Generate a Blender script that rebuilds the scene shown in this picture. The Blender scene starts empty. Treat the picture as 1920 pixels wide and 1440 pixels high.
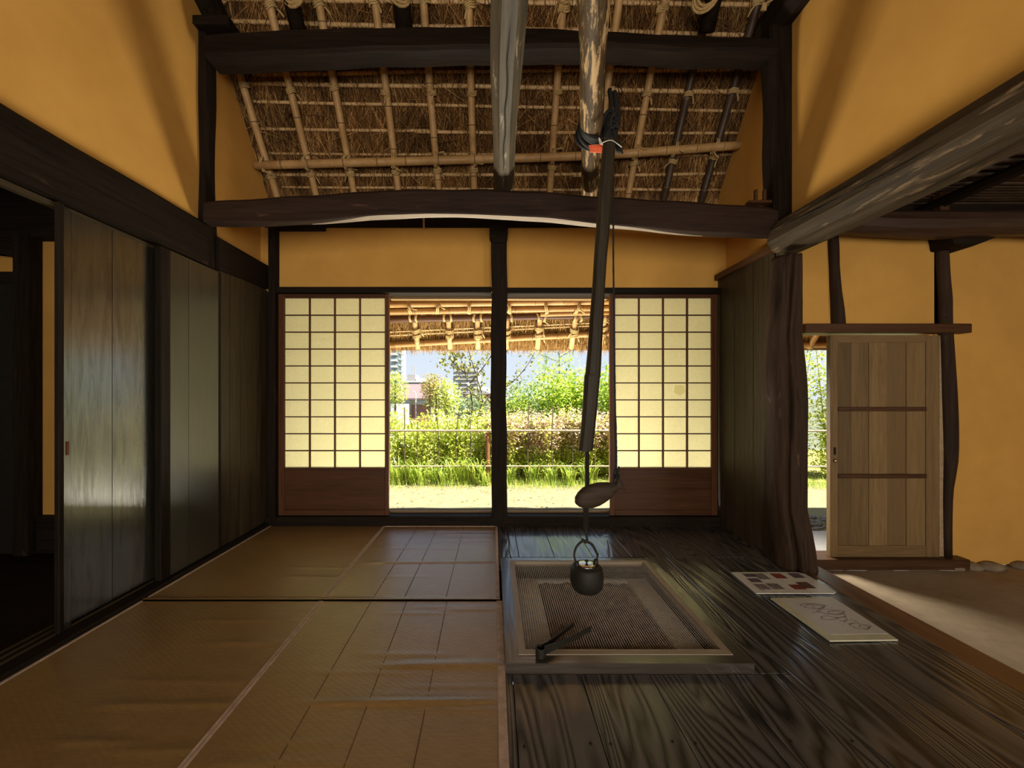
import bpy, math, random
import numpy as np
from mathutils import Vector, Matrix
random.seed(7); RNG = np.random.default_rng(7)
S = bpy.context.scene
COL = S.collection

# ------------------------------------------------------------------ camera, world, sun, lamps, exposure
F = 721.0; PX, PY = 925.0, 742.0; H = 1.05          # focal length (px), vanishing point, eye height
cam = bpy.data.cameras.new('camera'); cam_o = bpy.data.objects.new('camera', cam); COL.objects.link(cam_o)
cam_o.location = (0, 0, H); cam_o.rotation_euler = (math.pi/2, 0, 0)
cam.sensor_fit = 'HORIZONTAL'; cam.sensor_width = 36; cam.lens = 36*F/1920
cam.shift_x = (960-PX)/1920; cam.shift_y = (PY-720)/1920
cam.clip_start = 0.02; cam.clip_end = 2000
S.camera = cam_o
S.view_settings.view_transform = 'Standard'; S.view_settings.look = 'None'
S.view_settings.gamma = 1; S.view_settings.use_curve_mapping = False
S.view_settings.exposure = 0.0
S.cycles.use_denoising = True
S.cycles.max_bounces = 10; S.cycles.diffuse_bounces = 6; S.cycles.glossy_bounces = 4
S.cycles.sample_clamp_indirect = 6.0
S.cycles.caustics_reflective = False; S.cycles.caustics_refractive = False

W = bpy.data.worlds.new('sky'); S.world = W; W.use_nodes = True
wn = W.node_tree.nodes; wl = W.node_tree.links; wn.clear()
wo = wn.new('ShaderNodeOutputWorld'); wb = wn.new('ShaderNodeBackground'); wr = wn.new('ShaderNodeValToRGB')
wt = wn.new('ShaderNodeTexCoord'); ws = wn.new('ShaderNodeSeparateXYZ')
wl.new(wt.outputs['Generated'], ws.inputs[0]); wl.new(ws.outputs['Z'], wr.inputs[0])
wr.color_ramp.elements[0].position = 0.0; wr.color_ramp.elements[0].color = (0.80, 0.88, 0.97, 1)
wr.color_ramp.elements[1].position = 0.6; wr.color_ramp.elements[1].color = (0.38, 0.60, 0.95, 1)
wl.new(wr.outputs[0], wb.inputs['Color']); wb.inputs['Strength'].default_value = 1.0
wl.new(wb.outputs[0], wo.inputs['Surface'])

sun = bpy.data.lights.new('sun', 'SUN'); sun.energy = 20; sun.angle = 0.01; sun.color = (1.0, 0.95, 0.86)
sun_o = bpy.data.objects.new('sun', sun); COL.objects.link(sun_o)
sun_o.rotation_euler = Vector((0.45, -0.19, 0.87)).to_track_quat('Z', 'Y').to_euler()

def area(name, loc, aim, sx, sy, energy, color):
    l = bpy.data.lights.new(name, 'AREA'); l.shape = 'RECTANGLE'; l.size = sx; l.size_y = sy
    l.energy = energy; l.color = color
    o = bpy.data.objects.new(name, l); COL.objects.link(o); o.location = loc
    o.rotation_euler = (Vector(loc)-Vector(aim)).to_track_quat('Z', 'Y').to_euler()
    return o
# added fill lamp at the unseen open rear, standing in for daylight
area('fill_rear', (0, -2.55, 1.0), (0, 3, 1.9), 3.2, 1.7, 122, (1.0, 0.92, 0.80))
# added fill lamp, standing in for light the bright yard throws up inside
area('fill_garden', (0.05, 3.80, -.29), (0.05, 3.35, 1.2), 2.6, .75, 300, (1.0, 0.93, 0.78))
area('fill_entrance', (4.2, -2.55, 0.9), (3.6, 3, 0.6), 1.9, 1.9, 60, (1.0, 0.95, 0.88))  # fill lamp added for the earthen floor, at an unseen opening behind the viewer
# added spot hidden behind the wall, standing in for yard light through the gap
sp = bpy.data.lights.new('fill_door_gap', 'SPOT'); sp.energy = 340; sp.spot_size = math.radians(70); sp.spot_blend = .6; sp.shadow_soft_size = .42; sp.color = (1.0, .95, .85)
sp_o = bpy.data.objects.new('fill_door_gap', sp); COL.objects.link(sp_o); sp_o.location = (2.3, 4.35, 1.0)
sp_o.rotation_euler = (Vector((2.3, 4.35, 1.0))-Vector((2.65, 2.9, .0))).to_track_quat('Z', 'Y').to_euler()

# ------------------------------------------------------------------ helpers
def at(u, v, Y):            # point seen at pixel u, v at depth Y
    return Vector(((u-PX)*Y/F, Y, H+(PY-v)*Y/F))
def ground(u, v, z=0.0):    # point of a level plane seen at pixel u, v
    return at(u, v, (H-z)*F/(v-PY))

class MB:
    def __init__(s): s.v = []; s.f = []
    def box(s, x0, x1, y0, y1, z0, z1):
        b = len(s.v)
        s.v += [(x0,y0,z0),(x1,y0,z0),(x1,y1,z0),(x0,y1,z0),(x0,y0,z1),(x1,y0,z1),(x1,y1,z1),(x0,y1,z1)]
        s.f += [(b,b+3,b+2,b+1),(b+4,b+5,b+6,b+7),(b,b+1,b+5,b+4),(b+1,b+2,b+6,b+5),(b+2,b+3,b+7,b+6),(b+3,b,b+4,b+7)]
        return s
    def cbox(s, x0, x1, y0, y1, z0, z1, c=0.004):   # box with chamfered edges
        def ring(z, i): return [(x0+i,y0,z),(x1-i,y0,z),(x1,y0+i,z),(x1,y1-i,z),(x1-i,y1,z),(x0+i,y1,z),(x0,y1-i,z),(x0,y0+i,z)]
        def ins(r, d):
            cx, cy = (x0+x1)/2, (y0+y1)/2
            return [(cx+(p[0]-cx)*(1-2*d/max(x1-x0,1e-6)), cy+(p[1]-cy)*(1-2*d/max(y1-y0,1e-6)), p[2]) for p in r]
        rs = [ins(ring(z0, c), c), ring(z0+c, c), ring(z1-c, c), ins(ring(z1, c), c)]
        return s.loft(rs)
    def loft(s, rings, cap=True, closed=True):
        b = len(s.v); n = len(rings[0])
        for r in rings: s.v += [tuple(p) for p in r]
        m = n if closed else n-1
        for i in range(len(rings)-1):
            for j in range(m):
                k = (j+1) % n
                s.f.append((b+i*n+j, b+i*n+k, b+(i+1)*n+k, b+(i+1)*n+j))
        if cap and closed:
            s.f.append(tuple(b+j for j in reversed(range(n))))
            e = b+(len(rings)-1)*n
            s.f.append(tuple(e+j for j in range(n)))
        return s
    def tube(s, pts, r, n=8, cap=True, lump=0.0, flat=1.0):
        pts = [Vector(p) for p in pts]
        rr = r if isinstance(r, (list, tuple)) else [r]*len(pts)
        up = None; rings = []
        ph = [random.uniform(0, 6.28) for _ in range(4)]
        for i, p in enumerate(pts):
            t = (pts[min(i+1, len(pts)-1)]-pts[max(i-1, 0)]).normalized()
            if up is None:
                a = Vector((0,0,1)) if abs(t.z) < .8 else Vector((0,1,0))
                up = (a-t*a.dot(t)).normalized()
            else: up = (up-t*up.dot(t)).normalized()
            sd = t.cross(up)
            ring = []
            for j in range(n):
                a = 2*math.pi*j/n
                k = 1+lump*(math.sin(2*a+ph[0]+i*.35)+.6*math.sin(3*a+ph[1]-i*.5)+.4*math.sin(5*a+ph[2]+i*.8))
                ring.append(p+up*math.sin(a)*rr[i]*k*flat+sd*math.cos(a)*rr[i]*k)
            rings.append(ring)
        return s.loft(rings, cap)
    def lathe(s, prof, c=(0,0,0), n=24):
        rings = [[(c[0]+r*math.cos(2*math.pi*j/n), c[1]+r*math.sin(2*math.pi*j/n), c[2]+z) for j in range(n)] for r, z in prof]
        return s.loft(rings)
    def prism(s, poly, ax, a0, a1):    # poly in the two other axes
        def P(p, a):
            return {'x': (a, p[0], p[1]), 'y': (p[0], a, p[1]), 'z': (p[0], p[1], a)}[ax]
        return s.loft([[P(p, a0) for p in poly], [P(p, a1) for p in poly]])
    def quad(s, a, b, c, d):
        n = len(s.v); s.v += [tuple(a), tuple(b), tuple(c), tuple(d)]; s.f.append((n,n+1,n+2,n+3)); return s
    def build(s, name, m, parent=None, smooth=False, origin=None):
        me = bpy.data.meshes.new(name)
        vs = s.v
        if origin is not None: vs = [(x-origin[0], y-origin[1], z-origin[2]) for x, y, z in vs]
        me.from_pydata(vs, [], s.f); me.update()
        fix_normals(me)
        if smooth: me.polygons.foreach_set('use_smooth', [True]*len(me.polygons))
        if m: me.materials.append(m)
        o = bpy.data.objects.new(name, me); COL.objects.link(o)
        if origin is not None: o.location = origin
        if parent:
            o.parent = parent
            o.matrix_parent_inverse = Matrix.Translation(-parent_world(parent))
        return o
import bmesh
def fix_normals(me):
    if len(me.polygons) > 20000: return
    bm = bmesh.new(); bm.from_mesh(me); bmesh.ops.recalc_face_normals(bm, faces=bm.faces); bm.to_mesh(me); bm.free()
def parent_world(p):
    v = Vector(p.location)
    while p.parent: p = p.parent; v = Vector(p.location) if p.parent is None else v
    return v if False else Vector(PW.get(p.name, (0,0,0)))
PW = {}
def tag(o, label, cat, group=None, kind=None):
    o['label'] = label; o['category'] = cat
    if group: o['group'] = group
    if kind: o['kind'] = kind
    return o
def struct(o):
    o['kind'] = 'structure'; return o
def empty(name, loc=(0,0,0)):
    o = bpy.data.objects.new(name, None); COL.objects.link(o); o.empty_display_size = .05
    return o
def stuff(o): o['kind'] = 'stuff'; return o
def link_copy(src, parent, loc=None, rot=None, scale=None):
    c = src.copy(); COL.objects.link(c); c.parent = parent
    if loc is not None: c.location = loc
    if rot is not None: c.rotation_euler = rot
    if scale is not None: c.scale = scale
    return c
def smoothpath(pts, n):
    pts = [Vector(p) for p in pts]; out = []
    m = len(pts)-1
    for i in range(n+1):
        t = i/n*m; k = min(int(t), m-1); f = t-k
        p0, p1, p2, p3 = pts[max(k-1,0)], pts[k], pts[k+1], pts[min(k+2,m)]
        out.append(.5*((2*p1)+(p2-p0)*f+(2*p0-5*p1+4*p2-p3)*f*f+(3*p1-p0-3*p2+p3)*f**3))
    return out
def interp(xs, ys, x): return float(np.interp(x, xs, ys))

# ------------------------------------------------------------------ materials
class NT:
    def __init__(s, name):
        s.m = bpy.data.materials.new(name); s.m.use_nodes = True
        s.t = s.m.node_tree; s.t.nodes.clear(); s.L = s.t.links
        s.out = s.n('ShaderNodeOutputMaterial')
    def n(s, t, **k):
        x = s.t.nodes.new(t)
        for a, b in k.items(): setattr(x, a, b)
        return x
    def l(s, a, b): s.L.new(a, b)
    def ramp(s, fac, stops):
        r = s.n('ShaderNodeValToRGB'); s.l(fac, r.inputs[0]); e = r.color_ramp.elements
        while len(e) < len(stops): e.new(.5)
        for x, (p, c) in zip(e, stops): x.position = p; x.color = (*c, 1)
        return r.outputs[0]
    def coords(s, scale=(1,1,1), rnd=True):
        tc = s.n('ShaderNodeTexCoord'); mp = s.n('ShaderNodeMapping'); mp.inputs['Scale'].default_value = scale
        if rnd:
            oi = s.n('ShaderNodeObjectInfo'); ml = s.n('ShaderNodeMath', operation='MULTIPLY'); ml.inputs[1].default_value = 37.0
            s.l(oi.outputs['Random'], ml.inputs[0])
            ad = s.n('ShaderNodeVectorMath', operation='ADD'); s.l(tc.outputs['Object'], ad.inputs[0]); s.l(ml.outputs[0], ad.inputs[1])
            s.l(ad.outputs[0], mp.inputs['Vector'])
        else: s.l(tc.outputs['Object'], mp.inputs['Vector'])
        return mp.outputs[0]
    def noise(s, vec, scale, detail=4, rough=.55, dist=0):
        x = s.n('ShaderNodeTexNoise'); s.l(vec, x.inputs['Vector']); x.inputs['Scale'].default_value = scale
        x.inputs['Detail'].default_value = detail; x.inputs['Roughness'].default_value = rough; x.inputs['Distortion'].default_value = dist
        return x.outputs['Fac']
    def math(s, op, a, b):
        x = s.n('ShaderNodeMath', operation=op)
        for i, q in enumerate((a, b)):
            if isinstance(q, (int, float)): x.inputs[i].default_value = q
            else: s.l(q, x.inputs[i])
        return x.outputs[0]
    def mix(s, fac, a, b, mode='MIX'):
        x = s.n('ShaderNodeMix', data_type='RGBA', blend_type=mode)
        for i, q in ((0, fac), (6, a), (7, b)):
            if isinstance(q, (int, float)): x.inputs[i].default_value = q
            elif isinstance(q, tuple): x.inputs[i].default_value = (*q, 1)
            else: s.l(q, x.inputs[i])
        return x.outputs[2]
    def bsdf(s, color, rough=.6, spec=.5, bump=None, bs=.3, bd=.01, metal=0, coat=0, cior=1.5, crough=.1):
        b = s.n('ShaderNodeBsdfPrincipled')
        if isinstance(color, tuple): b.inputs['Base Color'].default_value = (*color, 1)
        else: s.l(color, b.inputs['Base Color'])
        if isinstance(rough, (int, float)): b.inputs['Roughness'].default_value = rough
        else: s.l(rough, b.inputs['Roughness'])
        b.inputs['Specular IOR Level'].default_value = spec; b.inputs['Metallic'].default_value = metal
        b.inputs['Coat Weight'].default_value = coat; b.inputs['Coat IOR'].default_value = cior; b.inputs['Coat Roughness'].default_value = crough
        if bump is not None:
            bp = s.n('ShaderNodeBump'); bp.inputs['Strength'].default_value = bs; bp.inputs['Distance'].default_value = bd
            s.l(bump, bp.inputs['Height']); s.l(bp.outputs[0], b.inputs['Normal']); s.l(bp.outputs[0], b.inputs['Coat Normal'])
        s.l(b.outputs[0], s.out.inputs['Surface'])
        return s.m

def wood(name, c1, c2, axis='x', rough=.5, spec=.4, grain=60, bs=.35, worn=None, wornamt=.62, wscale=14, coat=0, cior=1.5, crough=.1):
    t = NT(name); k = .06
    sc = {'x': (k,1,1), 'y': (1,k,1), 'z': (1,1,k)}[axis]
    v = t.coords(sc)
    a = t.noise(v, grain, 5, .6, .6); b = t.noise(v, grain*.18, 4, .6, 1.2)
    f = t.math('MULTIPLY_ADD', a, .55); x = t.t.nodes[-1]; t.l(t.math('MULTIPLY', b, .45), x.inputs[2])
    col = t.ramp(f, [(.30, c1), (.68, c2)])
    if worn:
        w = t.noise(t.coords({'x': (.14,1,1), 'y': (1,.14,1), 'z': (1,1,.25)}[axis]), wscale, 6, .7, .5)
        col = t.mix(t.ramp(w, [(wornamt, (0,0,0)), (wornamt+.08, (1,1,1))]), col, worn)
    r = t.ramp(b, [(.3, (rough*.8,)*3), (.7, (min(1, rough*1.25),)*3)])
    m = t.bsdf(col, r, spec, f, bs, .004, coat=coat, cior=cior, crough=crough)
    if coat > .9:      # polish worn through in streaks
        w = t.noise(t.coords({'x': (.12,1,1), 'y': (1,.12,1), 'z': (1,1,.12)}[axis]), 34, 6, .7, .6)
        p = [n for n in t.t.nodes if n.type == 'BSDF_PRINCIPLED'][0]; t.l(t.ramp(w, [(.36, (.55,)*3), (.54, (1,)*3)]), p.inputs['Coat Weight'])
    return m

def floorboard(name, c1, c2, rough=.36, spec=.15):
    t = NT(name)
    v = t.coords((1, .10, 1)); v2 = t.coords((1, .045, 1))
    big = t.noise(v, 4.2, 2.0, .45, .25)
    rings = t.math('PINGPONG', t.math('MULTIPLY', big, 27.0), .5)       # contour lines of a slow field read as cathedral grain
    rings = t.math('MULTIPLY', rings, 2.0)
    fine = t.noise(v2, 110, 4, .65); tone_n = t.noise(v, 1.7, 3, .5)
    f = t.math('ADD', t.math('MULTIPLY', rings, .62), t.math('MULTIPLY', fine, .42))
    tone = t.math('ADD', t.math('MULTIPLY', f, .75), t.math('MULTIPLY', tone_n, .4))
    col = t.ramp(tone, [(.38, c1), (.72, c2)])
    r = t.ramp(f, [(.2, (rough*1.3,)*3), (.8, (rough*.85,)*3)])
    return t.bsdf(col, r, spec, f, .55, .0032, coat=1.0, cior=1.44, crough=.12)

def plaster(name, c1, c2):
    t = NT(name); v = t.coords((1,1,1), False)
    a = t.noise(v, 3, 4, .6); b = t.noise(v, 180, 3, .7)
    col = t.ramp(a, [(.3, c1), (.7, c2)])
    return t.bsdf(col, .92, .12, b, .25, .003)

def flat(name, c, rough=.7, spec=.3, metal=0, nz=0.25, scale=30, bs=.2):
    t = NT(name); v = t.coords((1,1,1)); a = t.noise(v, scale, 4, .6)
    col = t.ramp(a, [(.25, tuple(x*(1-nz) for x in c)), (.75, tuple(min(1, x*(1+nz)) for x in c))])
    return t.bsdf(col, rough, spec, a, bs, .004, metal)

def island(name, stops, rough=.8, spec=.2, trans=0.0, patch=False):
    t = NT(name); g = t.n('ShaderNodeNewGeometry')
    col = t.ramp(g.outputs['Random Per Island'], stops)
    if trans:
        d = t.n('ShaderNodeBsdfDiffuse'); tr = t.n('ShaderNodeBsdfTranslucent'); gl = t.n('ShaderNodeBsdfGlossy'); gl.inputs['Roughness'].default_value = .4
        t.l(col, d.inputs[0]); t.l(col, tr.inputs[0]); gl.inputs[0].default_value = (.8,.8,.7,1)
        m1 = t.n('ShaderNodeMixShader'); m1.inputs[0].default_value = trans; t.l(d.outputs[0], m1.inputs[1]); t.l(tr.outputs[0], m1.inputs[2])
        m2 = t.n('ShaderNodeMixShader'); m2.inputs[0].default_value = .05; t.l(m1.outputs[0], m2.inputs[1]); t.l(gl.outputs[0], m2.inputs[2])
        t.l(m2.outputs[0], t.out.inputs['Surface']); return t.m
    if patch:      # older and newer bundles differ in tone
        col = t.mix(1.0, col, t.ramp(t.noise(t.coords((1,.5,.5), False), 5.5, 3, .6), [(.34, (.38,.34,.30)), (.66, (1.25,1.2,1.15))]), 'MULTIPLY')
    return t.bsdf(col, rough, spec)

def bamboo_mat(name, c1, c2, rough=.45):
    t = NT(name); v = t.coords((1,1,1)); a = t.noise(v, 9, 4, .6); b = t.noise(v, 70, 3, .6)
    col = t.ramp(t.math('ADD', t.math('MULTIPLY', a, .7), t.math('MULTIPLY', b, .3)), [(.3, c1), (.7, c2)])
    return t.bsdf(col, rough, .35)

def mat_weave():
    t = NT('woven_rush'); v = t.coords((1,1,1), False)
    w1 = t.n('ShaderNodeTexWave', wave_type='BANDS', bands_direction='X'); t.l(v, w1.inputs[0]); w1.inputs['Scale'].default_value = 42
    w2 = t.n('ShaderNodeTexWave', wave_type='BANDS', bands_direction='DIAGONAL'); t.l(t.coords((1,1.6,1), False), w2.inputs[0]); w2.inputs['Scale'].default_value = 20; w2.inputs['Distortion'].default_value = 1.5
    n1 = t.noise(t.coords((.12,1,1), False), 160, 4, .65); n2 = t.noise(v, 2.4, 4, .6)
    h = t.math('ADD', t.math('ADD', t.math('MULTIPLY', w1.outputs['Fac'], .22), t.math('MULTIPLY', w2.outputs['Fac'], .25)), t.math('MULTIPLY', n1, .6))
    tone = t.math('ADD', t.math('MULTIPLY', n1, .6), t.math('MULTIPLY', n2, .4))
    col = t.ramp(tone, [(.3, (.175,.095,.026)), (.7, (.31,.185,.062))])
    return t.bsdf(col, .5, .45, h, .28, .003, coat=.7, cior=1.6, crough=.36)

M = {}
M['plaster'] = plaster('ochre_plaster', (.60,.315,.070), (.68,.365,.085))
M['plaster_dim'] = plaster('ochre_plaster_shaded', (.50,.255,.06), (.60,.31,.07))  # same plaster darkened; the side room's shade is put into the colour
for ax in 'xyz':
    M['dark_'+ax] = wood('smoked_wood_'+ax, (.005,.0036,.0025), (.023,.0145,.0085), ax, .7, .10, worn=(.060,.034,.020), wornamt=.66)
    M['brown_'+ax] = wood('brown_wood_'+ax, (.040,.016,.006), (.105,.045,.017), ax, .5, .25)
    M['plank_'+ax] = wood('weathered_plank_'+ax, (.020,.014,.007), (.072,.050,.024), ax, .55, .25)
    M['pale_'+ax] = wood('pale_wood_'+ax, (.13,.075,.026), (.25,.155,.062), ax, .55, .3)
M['log_y'] = wood('grey_log', (.014,.0095,.0055), (.088,.061,.035), 'y', .6, .12, 45, .9, worn=(.19,.125,.07), wornamt=.57, wscale=24)
M['hewn_y'] = wood('hewn_grey_log', (.018,.013,.008), (.095,.073,.045), 'y', .55, .15, 45, .8, worn=(.24,.19,.125), wornamt=.58, wscale=26)
M['peeled_y'] = wood('peeled_log', (.012,.008,.005), (.090,.054,.024), 'y', .55, .15, 50, .9, worn=(.40,.26,.125), wornamt=.50, wscale=30)
M['underlit_x'] = wood('painted_underlight', (.16,.12,.085), (.30,.24,.175), 'x', .5, .35)  # pale tone stands for light reaching the tie beam's underside
M['post_z'] = wood('gnarled_wood', (.010,.006,.004), (.062,.035,.019), 'z', .7, .12, 34, 1.0, worn=(.090,.054,.032), wornamt=.62)
M['door_z'] = wood('lacquered_door', (.013,.012,.009), (.032,.029,.021), 'z', .26, .55, 55, .12, coat=1.0, cior=2.1, crough=.2)
M['door_dull_z'] = wood('dull_lacquered_door', (.013,.012,.009), (.032,.029,.021), 'z', .36, .45, 55, .2, coat=.6, cior=1.7, crough=.28)
M['floor'] = floorboard('polished_floorboard', (.0115,.0108,.010), (.088,.081,.073))
M['hearth_x'] = wood('hearth_wood_x', (.022,.016,.011), (.060,.046,.034), 'x', .4, .3, coat=1.0, cior=1.7, crough=.18)
M['hearth_y'] = wood('hearth_wood_y', (.022,.016,.011), (.060,.046,.034), 'y', .4, .3, coat=1.0, cior=1.7, crough=.18)
M['lid_x'] = wood('lid_wood_x', (.20,.15,.10), (.36,.29,.21), 'x', .5, .35)
M['lid_y'] = wood('lid_wood_y', (.20,.15,.10), (.36,.29,.21), 'y', .5, .35)
M['kamachi'] = wood('red_brown_edge_wood', (.10,.042,.015), (.19,.085,.033), 'y', .35, .45)
M['mat'] = mat_weave()
M['edging'] = flat('mat_edging_cloth', (.44,.32,.24), .7, .2)
M['bamboo'] = bamboo_mat('dry_bamboo', (.34,.195,.070), (.60,.375,.155))
M['bamboo_dark'] = bamboo_mat('sooty_bamboo', (.030,.018,.010), (.085,.05,.028))
M['bamboo_eave'] = bamboo_mat('eave_bamboo', (.26,.130,.036), (.42,.24,.080))
M['batten'] = bamboo_mat('split_bamboo', (.46,.28,.12), (.70,.48,.23))
M['joint'] = flat('bamboo_joint', (.16,.10,.05), .6)
M['rope'] = flat('straw_rope', (.50,.35,.15), .85, .15, nz=.35, scale=90, bs=.6)
M['rope_black'] = flat('black_rope', (.012,.011,.010), .7, .3, nz=.4, scale=120, bs=.6)
M['thatch'] = wood('thatch_bed', (.045,.022,.007), (.20,.105,.035), 'y', .85, .15, 90, .8)
M['reed'] = island('reed_strands', [(0, (.055,.024,.007)), (.4, (.165,.080,.024)), (.75, (.34,.18,.058)), (1, (.64,.41,.17))], .75, .2, patch=True)
M['reed_eave'] = island('eave_reed', [(0, (.10,.045,.009)), (.5, (.27,.14,.036)), (1, (.48,.30,.10))], .75, .2)
t = NT('shoji_paper'); v = t.coords((1,1,1)); a = t.noise(v, 60, 5, .65)
c = t.ramp(a, [(.3, (.74,.70,.50)), (.7, (.82,.78,.57))])
d = t.n('ShaderNodeBsdfDiffuse'); tr = t.n('ShaderNodeBsdfTranslucent'); t.l(c, d.inputs[0]); t.l(c, tr.inputs[0])
mx = t.n('ShaderNodeMixShader'); mx.inputs[0].default_value = .62; t.l(d.outputs[0], mx.inputs[1]); t.l(tr.outputs[0], mx.inputs[2]); t.l(mx.outputs[0], t.out.inputs['Surface']); M['paper'] = t.m
t = NT('patch_paper'); d = t.n('ShaderNodeBsdfDiffuse'); tr = t.n('ShaderNodeBsdfTranslucent'); d.inputs[0].default_value = (.8,.76,.6,1); tr.inputs[0].default_value = (.97,.95,.84,1)
mx = t.n('ShaderNodeMixShader'); mx.inputs[0].default_value = .9; t.l(d.outputs[0], mx.inputs[1]); t.l(tr.outputs[0], mx.inputs[2]); t.l(mx.outputs[0], t.out.inputs['Surface']); M['patch'] = t.m
M['shoji_x'] = wood('shoji_wood_x', (.045,.015,.005), (.10,.038,.012), 'x', .5, .25)
M['shoji_z'] = wood('shoji_wood_z', (.06,.020,.007), (.13,.050,.016), 'z', .5, .25)
M['iron'] = flat('cast_iron', (.020,.017,.012), .55, .35, .3, .3, 150, .5)
M['iron_lid'] = flat('polished_lid', (.55,.55,.55), .22, .6, 1.0, .1, 20, .05)
M['wire'] = flat('galvanised_wire', (.62,.56,.48), .45, .5, .35, .2)
M['ash'] = flat('hearth_ash', (.13,.095,.065), .95, .1, 0, .75, 22, .9)
M['stone_ledge'] = flat('hearth_ledge_stone', (.46,.44,.38), .6, .35, 0, .15, 25)
M['earth'] = flat('packed_earth', (.36,.275,.175), .95, .1, 0, .14, 14, .5)
M['stone'] = flat('foundation_stone', (.24,.19,.12), .9, .2, 0, .35, 16, .8)
M['card'] = flat('white_board', (.62,.58,.52), .35, .5, 0, .04)
M['card_edge'] = flat('yellowed_margin', (.55,.52,.36), .4, .45, 0, .08, 12)
M['card_pale'] = flat('pale_print_paper', (.56,.53,.50), .4, .45, 0, .05, 12)
M['ink'] = flat('grey_ink', (.16,.13,.13), .6)
PH = [flat('photo_print_%s' % n, c, .35, .45, 0, .55, 60, .0) for n, c in (('violet', (.13,.09,.11)), ('red', (.22,.05,.035)), ('brown', (.12,.07,.05)), ('grey', (.20,.17,.16)))]
M['red_tag'] = flat('red_tag', (.75,.13,.05), .6)
M['string'] = flat('white_string', (.7,.66,.58), .8)
M['gravel'] = flat('sunlit_gravel', (.215,.180,.100), .95, .1, 0, .22, 9, .6)
M['soil'] = flat('bed_soil', (.24,.22,.07), .95, .1, 0, .3, 12, .6)
M['concrete'] = flat('pale_concrete', (.42,.40,.37), .9, .2, 0, .08)
M['pebble'] = flat('grey_pebble', (.16,.16,.15), .8, .3, 0, .3)
M['leaf_lime'] = island('hedge_leaf', [(0, (.22,.31,.03)), (.3, (.48,.56,.06)), (.75, (.72,.76,.13)), (1, (.88,.86,.38))], trans=.5)
M['leaf_green'] = island('shrub_leaf', [(0, (.10,.21,.02)), (.35, (.32,.48,.04)), (.75, (.54,.66,.07)), (1, (.74,.76,.18))], trans=.5)
M['leaf_strap'] = island('strap_leaf', [(0, (.14,.30,.04)), (.5, (.40,.54,.07)), (1, (.72,.74,.16))], trans=.5)
M['leaf_pink'] = island('faded_flower', [(0, (.44,.27,.18)), (.5, (.62,.44,.31)), (1, (.78,.64,.46))], trans=.3)
M['leaf_olive'] = island('sparse_leaf', [(0, (.10,.12,.03)), (.5, (.28,.30,.06)), (1, (.48,.42,.10))], trans=.35)
M['leaf_rust'] = island('turning_leaf', [(0, (.40,.24,.06)), (.5, (.46,.36,.10)), (1, (.36,.44,.10))], trans=.35)
M['leaf_far'] = island('far_leaf', [(0, (.20,.30,.12)), (1, (.40,.48,.24))], trans=.3)
M['bark'] = flat('bark', (.15,.11,.08), .85)
M['stake'] = flat('brown_stake', (.22,.095,.04), .7)
M['cane'] = flat('dark_cane', (.10,.075,.04), .7)
M['rail'] = bamboo_mat('pale_fence_bamboo', (.26,.22,.14), (.38,.33,.22))
M['tower_wall'] = flat('tower_render', (.42,.385,.37), .8, .2, 0, .05)
M['white_wall'] = flat('white_render', (.55,.55,.54), .8, .2, 0, .05)
M['grey_wall'] = flat('grey_render', (.33,.305,.30), .8, .2, 0, .06)
M['cream'] = flat('cream_render', (.46,.385,.25), .8, .2, 0, .05)
M['roof_red'] = flat('mauve_roof_tile', (.19,.122,.12), .8, .2, 0, .08)
M['brick_red'] = flat('red_brick_wall', (.27,.125,.09), .8, .2, 0, .1)
M['glass'] = flat('window_glass', (.36,.37,.38), .3, .5, 0, .1)
M['car_blue'] = flat('blue_paint', (.12,.19,.45), .4, .5, 0, .05)
M['hill'] = flat('hazed_hill', (.36,.44,.50), .9, .1, 0, .05, .02)  # distance haze painted in as pale blue-grey
M['field'] = flat('distant_ground', (.12,.13,.09), .9, .1, 0, .2, .2)
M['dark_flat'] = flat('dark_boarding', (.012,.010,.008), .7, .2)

# ------------------------------------------------------------------ structure: roof plane
SL = 1.385; sv = Vector((0, 1, -SL)).normalized(); nv = Vector((0, -SL, -1)).normalized()
def zr(Y): return 3.35-SL*(Y-2.77)
def rp(x, Y, off=0.0): return Vector((x, Y, zr(Y)))+nv*off
def roof_px(u, v, off=0.0):       # point of the rafter plane seen at pixel
    b = (7.186+off*0)/(SL+(PY-v)/F) - 1.05/(SL+(PY-v)/F)
    p = at(u, v, b)
    return p+nv*off

RIDGE = 0.55
ceiling = struct(empty('ceiling'))
b = MB(); o1 = -.055
yb, yt = 4.10, RIDGE
def roff(Y, off): q = rp(0, Y, off); return (q.y, q.z)
b.prism([roff(yb, o1), roff(yt, o1), roff(yt, -.40), roff(yb-.10, -.40)], 'x', -2.9, 6.2)
b.build('thatch_slope', M['thatch'], ceiling)
b = MB(); zt = zr(RIDGE)
b.prism([(RIDGE, zt-.05), (-3.6, zt-.05-SL*(3.6+RIDGE)), (-3.6, zt+.4-SL*(3.6+RIDGE)), (RIDGE, zt+.4)], 'x', -2.9, 6.2)
b.build('rear_thatch_slope', M['thatch'], ceiling)

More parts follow.
